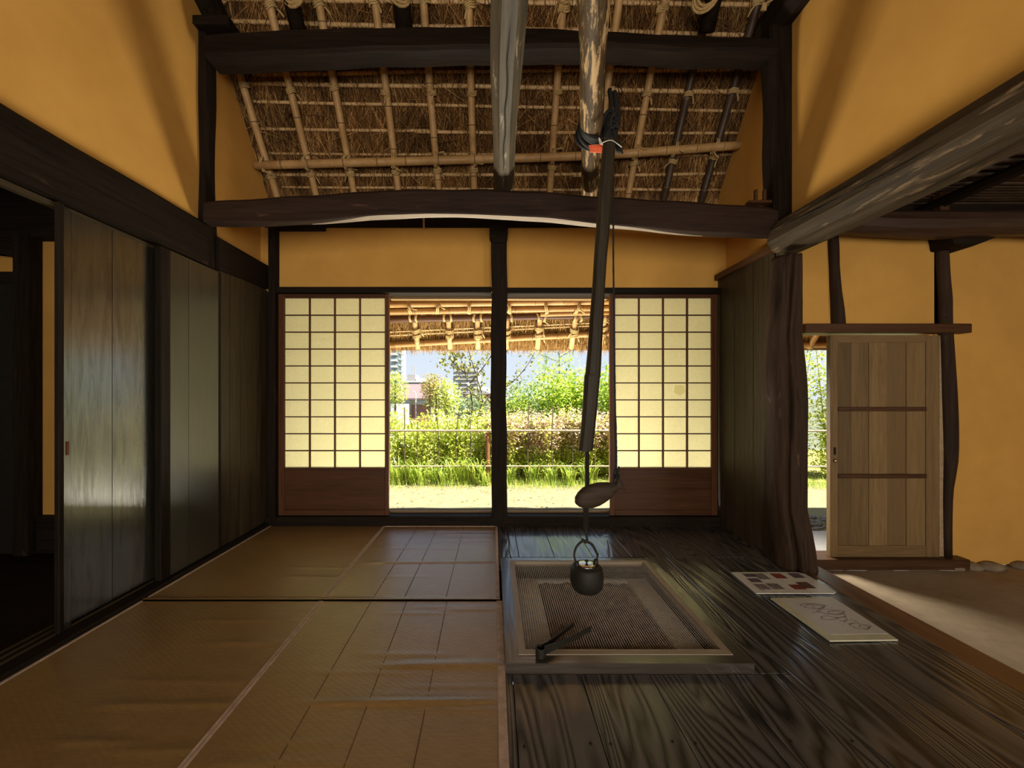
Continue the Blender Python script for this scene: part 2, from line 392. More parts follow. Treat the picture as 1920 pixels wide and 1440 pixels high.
def strands(n, xr, yr, jitter, lr, wr, offr, stick=.12):
    mb = MB(); V = []; Fc = []
    for i in range(n):
        x = random.uniform(*xr); y = random.uniform(*yr); off = random.uniform(*offr)
        p = rp(x, y, off)
        a = random.gauss(0, jitter)
        d = sv*math.cos(a)+Vector((1,0,0))*math.sin(a)+nv*random.uniform(-.02, stick)
        l = random.uniform(*lr); w = random.uniform(*wr)
        d.normalize(); sd = d.cross(nv).normalized()*w; up = nv*w*.7
        q = p+d*l; k = len(V)
        V += [p+sd, p-sd, p+up, q+sd*.5, q-sd*.5, q+up*.5]
        Fc += [(k,k+1,k+4,k+3), (k+1,k+2,k+5,k+4), (k+2,k,k+3,k+5)]
    mb.v = [tuple(p) for p in V]; mb.f = Fc
    return mb
stuff(strands(17000, (-1.92, 1.92), (2.30, 3.22), .30, (.06, .28), (.0012, .0032), (-.062, -.034)).build('reed_strands', M['reed'], ceiling))
stuff(strands(5200, (-1.92, 1.92), (2.30, 3.15), .62, (.10, .36), (.0011, .0030), (-.052, -.018), .12).build('loose_reed_strands', M['reed'], ceiling))
stuff(strands(12000, (-1.6, 1.6), (3.66, 4.06), .20, (.04, .13), (.0015, .0035), (-.06, -.03), .25).build('eave_reed_strands', M['reed_eave'], ceiling))
stuff(strands(3000, (2.3, 3.4), (3.62, 4.06), .20, (.04, .13), (.0015, .0035), (-.06, -.03), .25).build('entrance_eave_reed_strands', M['reed_eave'], ceiling))
stuff(strands(7000, (-1.7, 3.4), (4.02, 4.09), .10, (.05, .085), (.002, .004), (-.30, -.03), .05).build('eave_brush', M['reed_eave'], ceiling))

def bamboo(name, pts, r, mat, parent, n=9, node=.27, seg=None, taper=1.0):
    pts = smoothpath(pts, max(8, int(sum((Vector(pts[i+1])-Vector(pts[i])).length for i in range(len(pts)-1))/.09))) if len(pts) > 2 else [Vector(pts[0]).lerp(Vector(pts[1]), i/8) for i in range(9)]
    L = [0]
    for i in range(len(pts)-1): L.append(L[-1]+(pts[i+1]-pts[i]).length)
    tot = L[-1]
    def P(d):
        k = min(max(np.searchsorted(L, d)-1, 0), len(pts)-2); f = (d-L[k])/max(L[k+1]-L[k], 1e-6)
        return pts[k].lerp(pts[k+1], f)
    ds = [(0, 1)]; d = random.uniform(.05, node); nodes = []
    while d < tot-.03:
        ds += [(d-.012, 1.0), (d-.004, 1.10), (d+.003, .97), (d+.008, 1.07), (d+.018, 1.0)]; nodes.append(d)
        d += node*random.uniform(.8, 1.2)
    ds.append((tot, 1)); ds = sorted((max(0, min(tot, a)), k) for a, k in ds)
    mb = MB(); mb.tube([P(a) for a, k in ds], [r*k*(1+(taper-1)*a/tot) for a, k in ds], n)
    o = mb.build(name, mat, parent, True); o.data.materials.append(M['joint'])
    for i, (a, k) in enumerate(ds[:-1]):
        if k == 1.10:
            for f in o.data.polygons[i*n:(i+1)*n]: f.material_index = 1
    return o

rafters = [(500,0),(577,0),(652,0),(739,0),(819,0),(888,0),(958,0),(1036,0),(1120,0),(1190,0),(1262,1),(1337,1)]
rx = []
for u, dk in rafters:
    x = roof_px(u, 300).x; rx.append(x)
    bend = random.uniform(-.012, .012)
    bamboo('rafter', [rp(x+random.uniform(-.01,.01), 1.9, 0), rp(x+bend, 2.8, 0), rp(x, 3.3, 0), rp(x-.005, 4.07, 0)], .027 if not dk else .029,
           M['bamboo_dark'] if dk else M['bamboo'], ceiling, node=.30)
for x in (2.05, 2.38, 2.70, 3.02, 3.34):
    bamboo('rafter', [rp(x, 2.9, 0), rp(x+.01, 3.5, 0), rp(x, 4.07, 0)], .027, M['bamboo_eave'], ceiling)

def batten_row(vleft, vright, u0, u1, pieces, r=.011, mat='batten'):
    cuts = [u0]+[u0+(u1-u0)*(i+random.uniform(-.2, .2))/pieces for i in range(1, pieces)]+[u1]
    for i in range(pieces):
        a, c = cuts[i], cuts[i+1]+(45 if i < pieces-1 else 0)
        va = vleft+(vright-vleft)*(a-u0)/(u1-u0); vc = vleft+(vright-vleft)*(c-u0)/(u1-u0)
        dv = random.uniform(-2.5, 2.5)
        p0, p1 = roof_px(a, va+dv, -.036), roof_px(c, vc+dv*.3+random.uniform(-1.5,1.5), -.034)
        mid = (p0+p1)/2+Vector((0,0,-.004))
        bamboo('batten', [p0, mid, p1], 1.15*r*random.uniform(.9,1.15), M[mat], ceiling, n=6, node=.32)
for vl, vr, u0, u1, k, r in ((138,128,470,1440,3,.010),(154,172,462,1424,3,.014),(190,208,470,1412,3,.011),(243,250,483,1398,3,.011),(288,291,495,1385,3,.009),(331,326,510,1372,3,.011),(352,358,525,1362,3,.010),(34,66,398,1466,3,.012),(-8,8,400,1480,3,.012)):
    batten_row(vl, vr, u0, u1, k, r)
# the long purlin pole below the rafters
bamboo('purlin', [roof_px(u, v, .058) for u, v in ((485,309),(700,303),(920,297),(1100,291),(1200,285),(1402,270))], .031, M['bamboo'], ceiling, n=12, node=.24)
# eave poles
def eave_pole(vl, vr, off, r, mat, x0=-2.3, x1=1.75, node=.3):
    p0 = roof_px(730, vl, off); p1 = roof_px(1140, vr, off)
    def P(x): f = (x-p0.x)/(p1.x-p0.x); return p0.lerp(p1, f) if 0 <= f <= 1 else p0+(p1-p0)*f
    return bamboo('eave_pole', [P(x0), P((x0+x1)/2), P(x1)], r, M[mat], ceiling, n=10, node=node)
eave_pole(566, 560, .062, .034, 'bamboo_eave'); eave_pole(580, 573, .060, .030, 'bamboo_eave')
eave_pole(648, 626, -.01, .030, 'bamboo_eave')
bamboo('eave_pole', [roof_px(1012, 585, .060), roof_px(1080, 583, .060), roof_px(1160, 581, .060)], .024, M['bamboo_eave'], ceiling)
eave_pole(625, 607, -.035, .008, 'batten'); eave_pole(632, 612, -.035, .008, 'batten')
p0, p1 = roof_px(700, 597, .035), roof_px(1170, 588, .035)
b = MB(); b.tube([p0+(p1-p0)*(k/8*1.6-.3) for k in range(9)], [.036,.04,.038,.036,.036,.034,.033,.032,.03], 8, lump=.05)
b.build('eave_log', M['brown_x'], ceiling, True)
for vv, rr, off in ((566,.034,.062),(648,.03,-.01),(632,.009,-.035)):
    y = roof_px(925, vv, 0).y
    bamboo('eave_pole', [rp(1.9, y, off), rp(3.0, y, off), rp(4.6, y, off)], rr, M['bamboo_eave'], ceiling)

# rope ties: one helical wrap round a pole, copied with shared mesh
def wrap_mesh(R, turns, rr, pitch, name):
    pts = [Vector((R*math.cos(a), R*math.sin(a), (a/(2*math.pi)-turns/2)*pitch+.004*math.sin(3*a))) for a in np.linspace(0, 2*math.pi*turns, int(14*turns))]
    pts += [pts[-1]+Vector((.010,.012,.02)), pts[-1]+Vector((.018,.02,.045))]
    mb = MB(); mb.tube(pts, rr, 5)
    return mb
tie = wrap_mesh(.033, 3, .0055, .011, 't').build('rope_tie', M['rope'], ceiling, True)
loop_ = wrap_mesh(.052, 2, .006, .013, 't').build('rope_tie', M['rope'], ceiling, True)
tie_mesh_used = [False, False]
def put_tie(src, p, axis, tw=None, sc=1.0):
    k = 0 if src is tie else 1
    o = src if not tie_mesh_used[k] else link_copy(src, ceiling)
    tie_mesh_used[k] = True
    q = Vector(axis).to_track_quat('Z', 'Y')
    o.rotation_mode = 'QUATERNION'
    from mathutils import Quaternion
    o.rotation_quaternion = q @ Quaternion((0,0,1), random.uniform(0, 6.28))
    o.location = p; o.scale = (sc,)*3
    return o
pv = [(485,309),(700,303),(920,297),(1100,291),(1200,285),(1402,270)]
for x, (u, dk) in zip(rx, rafters):
    vp = interp([a for a,_ in pv], [c for _,c in pv], u)
    p = roof_px(u, vp, .028)
    put_tie(loop_, p, (1, random.uniform(-.25,.25), random.uniform(-.45,.45)), sc=1.0)                 # round pole and rafter
    put_tie(tie, rp(x, roof_px(u, vp+21).y), sv+Vector((random.uniform(-.15,.15),0,0)), sc=1.0)
    put_tie(tie, rp(x, roof_px(u, 165+random.uniform(-14,12)).y), sv+Vector((random.uniform(-.1,.1),0,0)), sc=.98)
    if 700 < u < 1210:
        put_tie(tie, rp(x, roof_px(u, 618+random.uniform(-4,4)).y), sv, sc=1.25)
        put_tie(tie, rp(x, roof_px(u, 630+random.uniform(-3,3)).y), sv, sc=1.2)
        put_tie(loop_, rp(x-.03, roof_px(u, 592).y, .04), (1,0,random.uniform(-.2,.2)), sc=.85)
        put_tie(loop_, rp(x+.035, roof_px(u, 592).y, .04), (1,0,random.uniform(-.2,.2)), sc=.85)
        put_tie(loop_, rp(x+random.uniform(-.08,.08), roof_px(u, 571).y, .062), (1,0,random.uniform(-.3,.3)), sc=1.25)
    if u not in (958, 1120): put_tie(tie, rp(x, roof_px(u, 8+random.uniform(-8,12)).y), sv+Vector((.2,0,0)), sc=1.05)

# ------------------------------------------------------------------ structure: walls
def wall_poly(name, poly, ax, a0, a1, mat='plaster'):
    b = MB(); b.prism(poly, ax, a0, a1); return struct(b.build(name, M[mat]))
rz = lambda Y: zr(Y)+.03
wall_left = struct(empty('wall_left'))
b = MB(); b.prism([(-2.5,2.05),(3.28,2.05),(3.28,rz(3.28)),(RIDGE,rz(RIDGE)),(-2.5,rz(RIDGE)-SL*(2.5+RIDGE))], 'x', -2.02, -1.90); b.build('plaster_panel', M['plaster'], wall_left)
wall_right = struct(empty('wall_right'))
b = MB(); b.prism([(-2.5,2.02),(3.28,2.02),(3.28,rz(3.28)),(RIDGE,rz(RIDGE)),(-2.5,rz(RIDGE)-SL*(2.5+RIDGE))], 'x', 1.90, 2.02); b.build('plaster_panel', M['plaster'], wall_right)
# plank lining beside the shoji, left and right of the room
ys = [2.585, 2.69, 2.80, 2.90, 3.00, 3.18]
for i in range(5):
    d = random.uniform(-.003,.003); MB().box(-1.875, -1.842+d, ys[i]+.002, ys[i+1]-.002, .03, 1.91).build('plank', M['plank_z'], wall_left)
ys = [2.40, 2.50, 2.60, 2.71, 2.80, 2.92, 3.02, 3.18]
for i in range(7):
    d = random.uniform(-.004,.004); MB().box(1.832+d, 1.875, ys[i]+.002, ys[i+1]-.002, -.12, 1.985).build('plank', M['plank_z'], wall_right)
MB().box(1.80, 1.90, 2.40, 3.13, 1.985, 2.03).build('plank_cap', M['brown_y'], wall_right)
MB().box(-1.90, -1.845, -2.4, 2.47, 2.05, 2.06).build('plaster_stop', M['dark_y'], wall_left)

wall_back = struct(empty('wall_back'))
MB().box(-1.9, 1.9, 3.14, 3.26, 1.90, 2.46).build('plaster_panel', M['plaster'], wall_back)
doma = M['plaster']
b = MB(); b.box(2.02, 2.50, 3.14, 3.26, -.34, 2.66); b.build('plaster_panel', doma, wall_back)
MB().box(2.50, 3.66, 3.14, 3.26, 1.58, 2.66).build('plaster_panel', doma, wall_back)
# wall right of the entrance, with an uneven foot
mb = MB(); rings = []
for x in np.linspace(3.60, 6.25, 27):
    zf = -.33+.012*math.sin(x*9)+.01*math.sin(x*23)
    rings.append([(x,3.14,zf),(x,3.26,zf),(x,3.26,2.66),(x,3.14,2.66)])
mb.loft(rings); mb.build('plaster_panel', doma, wall_back)
b = MB(); b.box(-1.86, 1.86, 3.12, 3.30, 2.42, 2.56); struct(b.build('trim_1', M['dark_x']))
# house wall below the floor outside and side walls
wall_rear = struct(empty('wall_rear'))
MB().box(-2.0, 6.2, -2.5, -2.4, 1.95, 2.6).build('plaster_panel', M['plaster'], wall_rear)
MB().box(-2.0, -1.6, -2.5, -2.4, -.34, 1.95).build('plaster_panel', M['plaster'], wall_rear)
MB().box(1.6, 3.2, -2.5, -2.4, -.34, 1.95).build('plaster_panel', M['plaster'], wall_rear)
MB().box(5.2, 6.2, -2.5, -2.4, -.34, 1.95).build('plaster_panel', M['plaster'], wall_rear)
struct(MB().box(6.2, 6.3, -2.5, 3.26, -.34, 2.7).build('wall_entrance', M['plaster']))

# ------------------------------------------------------------------ structure: floors
floor = struct(empty('floor'))
MB().box(-1.95, .034, -2.4, 3.2, -.30, -.004).build('subfloor', M['dark_y'], floor)
xs = [.036,.072,.33,.59,.84,.878,1.12,1.41,1.64,1.861]
HX0, HX1, HY0, HY1 = .046, .986, 1.451, 2.385
def plank(x0, x1, y0, y1): MB().cbox(x0+.0012, x1-.0012, y0+.001, y1-.001, -.035, random.uniform(-.001,.001), .002).build('floorboard', M['floor'], floor)
for a, c in zip(xs[:-1], xs[1:]):
    if a > HX1: plank(a, c, -2.4, 2.5)
    else: plank(a, c, -2.4, HY0)
plank(HX1, 1.12, HY0, 2.5)
plank(.036, HX1, HY1, 2.5)
xs2 = [.036,.11,.166,.40,.65,.90,1.15,1.42,1.65,1.85]
for i in range(len(xs2)-1): plank(xs2[i], xs2[i+1], 2.5, 3.10)
MB().box(.036, 1.86, -2.4, HY0, -.30, -.04).build('subfloor', M['dark_y'], floor)
MB().box(HX1, 1.86, HY0, HY1, -.30, -.04).build('subfloor', M['dark_y'], floor)
MB().box(.036, 1.86, HY1, 3.2, -.30, -.04).build('subfloor', M['dark_y'], floor)
MB().cbox(1.863, 2.0, -2.4, 2.46, -.20, .002, .004).build('floor_edge_board', M['kamachi'], floor)
MB().box(1.90, 1.98, -2.4, 3.14, -.34, -.20).build('riser_board', M['dark_y'], floor)
for u, v in ((983,1400),(1107,1395),(1145,1395),(1261,1391),(1304,1394),(1483,1390),(1598,1390),(1459,1258)):
    p = ground(u, v); MB().lathe([(.0045,0),(.0045,.0012),(.001,.0016)], (p.x,p.y,.0008), 8).build('nail_head', M['dark_flat'], floor)
# earthen floor of the entrance room
mb = MB(); nx, ny = 40, 50; rings = []
for i in range(nx+1):
    x = 1.95+(6.3-1.95)*i/nx
    rings.append([(x, -2.5+(5.68)*j/ny, -.34+.006*math.sin(x*5+j*.7)+.005*math.sin(j*1.1-x*3)) for j in range(ny+1)])
mb.loft(rings, False, False); mb.build('earth_floor', M['earth'], floor, True)

# ------------------------------------------------------------------ sills, lintels, baseboards
sill = struct(empty('trim_2'))
MB().cbox(-1.83, 1.83, 3.085, 3.30, -.02, .078, .005).build('sill_beam', M['dark_x'], sill)
MB().box(-1.74, 1.82, 3.20, 3.23, .078, .092).build('outer_track', M['pale_x'], sill)
lint = struct(empty('trim_3'))
MB().cbox(-1.76, -.015, 3.085, 3.20, 1.876, 1.925, .004).build('lintel_beam', M['dark_x'], lint)
MB().cbox(.105, 1.83, 3.085, 3.20, 1.870, 1.919, .004).build('lintel_beam', M['dark_x'], lint)
MB().box(-.86, .95, 3.20, 3.26, 1.855, 1.90).build('outer_track', M['pale_x'], lint)
base = struct(empty('baseboard_left'))
MB().cbox(-1.99, -1.797, -2.4, 3.09, -.03, .026, .004).build('sill_beam', M['dark_y'], base)
for x in (-1.955, -1.915, -1.875): MB().box(x-.004, x+.004, -2.4, 2.12, .026, .034).build('track_rib', M['plank_y'], base)
# sliding-door head beam along the left wall (two lengths) 
hb = struct(empty('trim_4'))
mb = MB(); rings = []
for y in np.linspace(-2.4, 2.48, 26):
    w = .012*math.sin(y*2.3)+.006*math.sin(y*7)
    z1 = 2.135+.018*y*.8+w*.5; z0 = 1.875+.006*y
    xf = -1.835+w*.3
    rings.append([(-1.98,y,z0),(xf,y,z0),(xf,y,z1-.02),(xf-.02,y,z1),(-1.98,y,z1)])
mb.loft(rings); mb.build('head_beam', M['dark_y'], hb)
mb = MB(); rings = []
for y in np.linspace(2.57, 3.16, 8): rings.append([(-1.98,y,1.89+.05*(y-2.57)),(-1.83,y,1.89+.05*(y-2.57)),(-1.83,y,2.105),(-1.85,y,2.118),(-1.98,y,2.118)])
mb.loft(rings); mb.build('head_beam', M['dark_y'], hb)
MB().box(-1.90, -1.87, -2.4, 2.12, 1.855, 1.876).build('track_rib', M['plank_y'], hb)

MB().box(-1.90, -1.742, 3.143, 3.25, -.02, 1.95).build('jamb', M['dark_z'], lint)
MB().box(1.815, 1.90, 3.143, 3.25, -.02, 1.95).build('jamb', M['dark_z'], lint)
# ------------------------------------------------------------------ shoji screens (door_1, door_2)
def shoji(name, x0, x1, stile_l, stile_r, cols, flower, label):
    r = struct(empty(name)); tag(r, label, 'sliding door')
    y0, y1 = 3.112, 3.142; zt, zb = 1.874, .080
    MB().cbox(x0, x0+stile_l, y0, y1, zb, zt, .003).build('stile', M['shoji_z'], r)
    MB().cbox(x1-stile_r, x1, y0, y1, zb, zt, .003).build('stile', M['shoji_z'], r)
    MB().cbox(x0+stile_l, x1-stile_r, y0, y1, 1.842, zt, .003).build('top_rail', M['shoji_x'], r)
    MB().cbox(x0+stile_l, x1-stile_r, y0, y1, .445, .466, .003).build('middle_rail', M['shoji_x'], r)
    MB().cbox(x0+stile_l, x1-stile_r, y0, y1, zb, .125, .003).build('bottom_rail', M['shoji_x'], r)
    MB().box(x0+stile_l, x1-stile_r, y0+.010, y1-.010, .125, .445).build('kick_panel', M['shoji_x'], r)
    a, c = x0+stile_l, x1-stile_r; rows = 10
    for i in range(1, cols): 
        xx = a+(c-a)*i/cols; MB().box(xx-.0055, xx+.0055, y0+.004, y1-.008, .466, 1.842).build('muntin', M['shoji_z'], r)
    for j in range(1, rows):
        zz = .466+(1.842-.466)*j/rows; MB().box(a, c, y0+.006, y1-.010, zz-.0045, zz+.0045).build('muntin', M['shoji_x'], r)
    for i in range(cols):
        for j in range(rows):
            xa, xb = a+(c-a)*i/cols, a+(c-a)*(i+1)/cols; za, zb_ = .466+1.376*j/rows, .466+1.376*(j+1)/rows
            mb = MB(); mb.box(xa, xb, y1-.010, y1-.0085, za, zb_)
            mb.build('pane', M['paper'], r)
    if flower:
        fx, fz = (1274-PX)*3.13/F, H+(PY-731)*3.13/F
        pts = []
        for k in range(40):
            th = 2*math.pi*k/40; rr = .046*(.76+.24*abs(math.cos(2.5*th+.6))**.6)
            pts.append((fx+rr*math.cos(th), fz+rr*math.sin(th)))
        mb = MB(); mb.prism(pts, 'y', 3.1312, 3.1318); o = mb.build('paper_patch', M['patch'], r); o['label'] = 'flower-shaped paper patch'
    return r
shoji('door_1', -1.742, -.845, .048, .034, 4, False, 'paper sliding screen with forty panes, against the dark left plank wall')
shoji('door_2', .943, 1.815, .044, .046, 4, True, 'paper sliding screen with a flower patch, right of the hanging pot hook')

# ------------------------------------------------------------------ lacquered sliding doors at left (door_4, door_5)
d4 = struct(empty('door_4')); tag(d4, 'dark lacquered board door beside the open doorway, with small rusty finger pull', 'sliding door')
x0, x1 = -1.893, -1.868
for (ya, yb_), n in zip(((1.70,1.885),(1.885,2.13)), (0,1)): MB().box(x0, x1, ya+.0015, yb_-.0015, .05, 1.86).build('board', M['door_z'], d4)
MB().cbox(x0-.004, x1+.004, 1.665, 1.70, .034, 1.87, .003).build('stile', M['door_z'], d4)
mb = MB(); mb.cbox(x1+.003, x1+.007, 1.676, 1.690, .79, .85, .002); o = mb.build('finger_pull', flat('rusty_pull', (.16,.05,.025), .7), d4); o['label'] = 'small rusty finger pull'
d5 = struct(empty('door_5')); tag(d5, 'dark lacquered board door standing forward, between the recessed door and the plank wall', 'sliding door')
x0, x1 = -1.852, -1.826
for ya, yb_ in ((2.17,2.305),(2.305,2.555)): MB().box(x0, x1, ya+.0015, yb_-.0015, .034, 1.872).build('board', M['door_dull_z'], d5)
MB().cbox(x0-.004, x1+.006, 2.105, 2.17, .034, 1.872, .003).build('stile', M['dark_z'], d5)
MB().cbox(x0, x1+.003, 2.555, 2.578, .034, 1.872, .003).build('stile', M['dark_z'], d5)
# post at the doorway edge and the dim room beyond
MB().cbox(-1.875, -1.853, 1.640, 1.662, .03, 1.88, .003).build('door_post', M['dark_z'], hb)
sr = struct(empty('wall_side_room'))
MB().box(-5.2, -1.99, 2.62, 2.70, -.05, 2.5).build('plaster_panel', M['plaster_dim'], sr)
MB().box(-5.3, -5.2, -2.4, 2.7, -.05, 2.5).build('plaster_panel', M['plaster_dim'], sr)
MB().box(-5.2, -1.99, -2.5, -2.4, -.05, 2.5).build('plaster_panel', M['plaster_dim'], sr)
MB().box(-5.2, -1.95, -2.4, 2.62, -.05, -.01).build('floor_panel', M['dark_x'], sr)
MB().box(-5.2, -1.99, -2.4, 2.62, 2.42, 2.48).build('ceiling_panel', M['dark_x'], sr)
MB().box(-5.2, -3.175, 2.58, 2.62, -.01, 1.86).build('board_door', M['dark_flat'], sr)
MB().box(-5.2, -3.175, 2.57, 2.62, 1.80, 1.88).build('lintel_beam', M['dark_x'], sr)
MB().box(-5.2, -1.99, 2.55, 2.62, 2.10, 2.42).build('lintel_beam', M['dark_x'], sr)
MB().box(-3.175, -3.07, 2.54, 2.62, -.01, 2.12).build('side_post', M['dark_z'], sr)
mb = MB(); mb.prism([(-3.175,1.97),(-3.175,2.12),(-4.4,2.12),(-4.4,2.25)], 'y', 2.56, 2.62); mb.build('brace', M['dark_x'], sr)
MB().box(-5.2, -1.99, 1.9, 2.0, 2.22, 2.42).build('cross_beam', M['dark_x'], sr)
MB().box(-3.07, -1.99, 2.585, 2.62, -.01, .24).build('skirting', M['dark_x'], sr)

# ------------------------------------------------------------------ timbers (each a thing)
def beam_profile(name, us, vt, vb, Y0, Y1, mat, label, ch=.012):
    mb = MB(); rings = []
    for u in us:
        a = at(u, interp(*zip(*vt), u), Y0); c = at(u, interp(*zip(*vb), u), Y0)
        zt, zb = a.z+.003*math.sin(u*.05), c.z+.003*math.sin(u*.037+1); x = a.x
        rings.append([(x,Y0+ch,zb),(x,Y0,zb+ch),(x,Y0,zt-ch),(x,Y0+ch,zt),(x,Y1-ch,zt),(x,Y1,zt-ch),(x,Y1,zb+ch),(x,Y1-ch,zb)])
    mb.loft(rings)
    return mb
LB_t = [(380,376),(440,372),(600,362),(680,357),(720,353),(900,352),(1000,356),(1130,366),(1300,376),(1400,383),(1452,386),(1475,394)]
LB_b = [(380,423),(500,425),(600,419),(690,411),(790,406),(950,410),(1030,415),(1120,425),(1250,437),(1430,447),(1475,447)]
us = list(range(381, 1472, 22))
lower = empty('tie_beam'); tag(lower, 'long arched dark tie beam above the shoji, with light painted along its lower edge', 'beam', kind='thing')
mb = MB(); rings = []; er = []
for u in us:
    a = at(u, interp(*zip(*LB_t), u), 2.44); c = at(u, interp(*zip(*LB_b), u)-7, 2.44)
    zt, zb = a.z+.003*math.sin(u*.05), c.z+.002*math.sin(u*.037+1); x = a.x; d = .066+.008*math.sin(u*.02)
    rings.append([(x,2.446,zb),(x,2.44,zb+.006),(x,2.44,zt-.022),(x,2.458,zt),(x,2.58,zt),(x,2.60,zt-.02),(x,2.60,zb+.13),(x,2.44+d,zb+.001)])
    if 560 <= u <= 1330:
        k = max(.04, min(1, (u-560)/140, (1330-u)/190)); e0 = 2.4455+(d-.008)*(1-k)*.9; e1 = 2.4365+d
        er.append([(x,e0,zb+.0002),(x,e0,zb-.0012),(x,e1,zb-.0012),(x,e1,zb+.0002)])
mb.loft(rings); mb.build('beam_body', wood('reddish_smoked_wood', (.012,.007,.005), (.044,.025,.017), 'x', .6, .15, worn=(.12,.062,.042), wornamt=.62, wscale=20), lower)
mb = MB(); mb.loft(er); o = mb.build('underside_light', M['underlit_x'], lower); o['label'] = 'painted light along the beam underside'  # thin pale slab paints the light on the beam's underside

UB_t = [(380,62),(440,56),(620,48),(900,45),(985,47),(1290,62),(1480,68)]
UB_b = [(380,105),(560,98),(700,91),(920,87),(1150,85),(1300,94),(1480,95)]      # front lower arris; the underside shows below it
mb = beam_profile('b', list(range(383, 1482, 22)), UB_t, UB_b, 2.43, 2.59, 0, '', .018)
upper = empty('upper_tie_beam'); tag(upper, 'thick black upper tie beam crossing just under the thatch', 'beam', kind='thing')
mb.build('beam_body', M['dark_x'], upper)
MB().cbox(-1.90, -1.67, 2.42, 2.60, 3.395, 3.455, .008).build('end_block', M['dark_x'], upper)

# posts that carry the beams
def post(name, label, path, w, mat='dark_z', n=8, lump=.05, parts=None):
    mb = MB(); mb.tube(smoothpath(path, 24), w if not isinstance(w, list) else [interp(np.linspace(0,1,len(w)), w, i/24) for i in range(25)], n, lump=lump)
    o = mb.build(name, M[mat]); tag(o, label, 'post', kind='thing'); return o
mb = MB(); rings = []
for z in np.linspace(.03, 3.45, 30):
    w = .006*math.sin(z*3)+.004*math.sin(z*8); rings.append([(-2.0,2.475+w,z),(-1.862-w*.6,2.475+w,z),(-1.855-w*.6,2.485+w,z),(-1.855-w*.5,2.575-w,z),(-1.865,2.585-w,z),(-2.0,2.585-w,z)])
mb.loft(rings); tag(mb.build('square_post', M['dark_z']), 'dark square post rising from the left door head to the upper tie beam', 'post', kind='thing')
mb = MB(); rings = []
for z in np.linspace(2.18, 3.42, 24):
    w = .010*math.sin(z*3.1)+.006*math.sin(z*9); rings.append([(1.995,2.46,z),(1.93+w*.4,2.445,z),(1.80+w,2.45,z),(1.785+w,2.47,z),(1.785+w,2.56,z),(1.995,2.58,z)])
mb.loft(rings); tag(mb.build('rough_post', M['dark_z']), 'dark rough post above the round log, under the upper tie beam at right', 'post', kind='thing')
# centre post between the openings
cp = empty('centre_post'); tag(cp, 'slender dark post standing between the two garden openings', 'post', kind='thing')
mb = MB(); rings = []
for z in np.linspace(.078, 2.42, 24):
    w = .004*math.sin(z*4)+.003*math.sin(z*11); rings.append([(-.012+w,3.05,z),(.100+w,3.05,z),(.106+w,3.056,z),(.106+w,3.17,z),(-.018+w,3.17,z),(-.018+w,3.056,z)])
mb.loft(rings); mb.build('shaft', M['dark_z'], cp)
mb = MB(); mb.loft([[( .0,3.04,2.26),(.09,3.04,2.26),(.09,3.16,2.26),(.0,3.16,2.26)],[(-.03,3.03,2.32),(.115,3.03,2.32),(.115,3.16,2.32),(-.03,3.16,2.32)],[(-.03,3.03,2.42),(.115,3.03,2.42),(.115,3.16,2.42),(-.03,3.16,2.42)]])
mb.build('bracket', M['dark_x'], cp)
mb = MB(); mb.cbox(-1.80, -1.745, 3.07, 3.14, .03, 2.40, .004); tag(mb.build('corner_post', M['dark_z']), 'thin dark corner post left of the paper screen with forty plain panes', 'post', kind='thing')
mb = MB(); mb.cbox(-1.76, -1.36, 3.075, 3.13, 2.385, 2.42, .004); mb.build('plate_end', M['dark_x'], bpy.data.objects['trim_1'])

# gnarled post at the edge of the raised floor
prof = [(479,1459,1506),(520,1455,1506),(568,1450,1505),(632,1444,1502),(690,1440,1506),(718,1439,1508),(761,1445,1511),(847,1447,1513),(955,1448,1513),(998,1452,1522),(1030,1458,1528),(1066,1462,1532)]
pv_, pl, pr = zip(*prof)
mb = MB(); rings = []; N = 96; YC = 2.37
for k in range(91):
    v = 1066+(479-1066)*k/90
    l = at(interp(pv_, pl, v), v, YC-.03).x; r = at(interp(pv_, pr, v), v, YC-.03).x
    z = at(0, v, YC-.03).z; z = max(z, .0) if k else 0.0
    cx, rxx = (l+r)/2, (r-l)/2; ry = min(rxx*.95, .115); ring = []
    for j in range(N):
        a = 2*math.pi*j/N
        tw = z*1.1
        g = 1.03-.30*max(0, math.cos(1.5*(a+tw*.30+.10*math.sin(z*5))+1.9))**60-.34*max(0, math.cos(1.5*(a-tw*.22-.08*math.sin(z*6+1))+.1))**80-.22*max(0, math.cos(2.5*(a+.14*math.sin(z*4.2+2))+.4))**50-.10*max(0, math.cos(4*a+tw*1.3))**10+.05*math.sin(3*a+z*3.1)+.03*math.sin(7*a-z*5)
        wgt = max(0, (abs(math.cos(a))-.80)/.20); g = g*(1-wgt)+1.0*wgt
        ring.append((cx+rxx*g*math.cos(a), YC+ry*g*math.sin(a), z))
    rings.append(ring)
mb.loft(rings); tag(mb.build('gnarled_post', M['post_z'], None, True), 'gnarled tree-trunk post with deep twisting grooves at the raised floor edge', 'post', kind='thing')

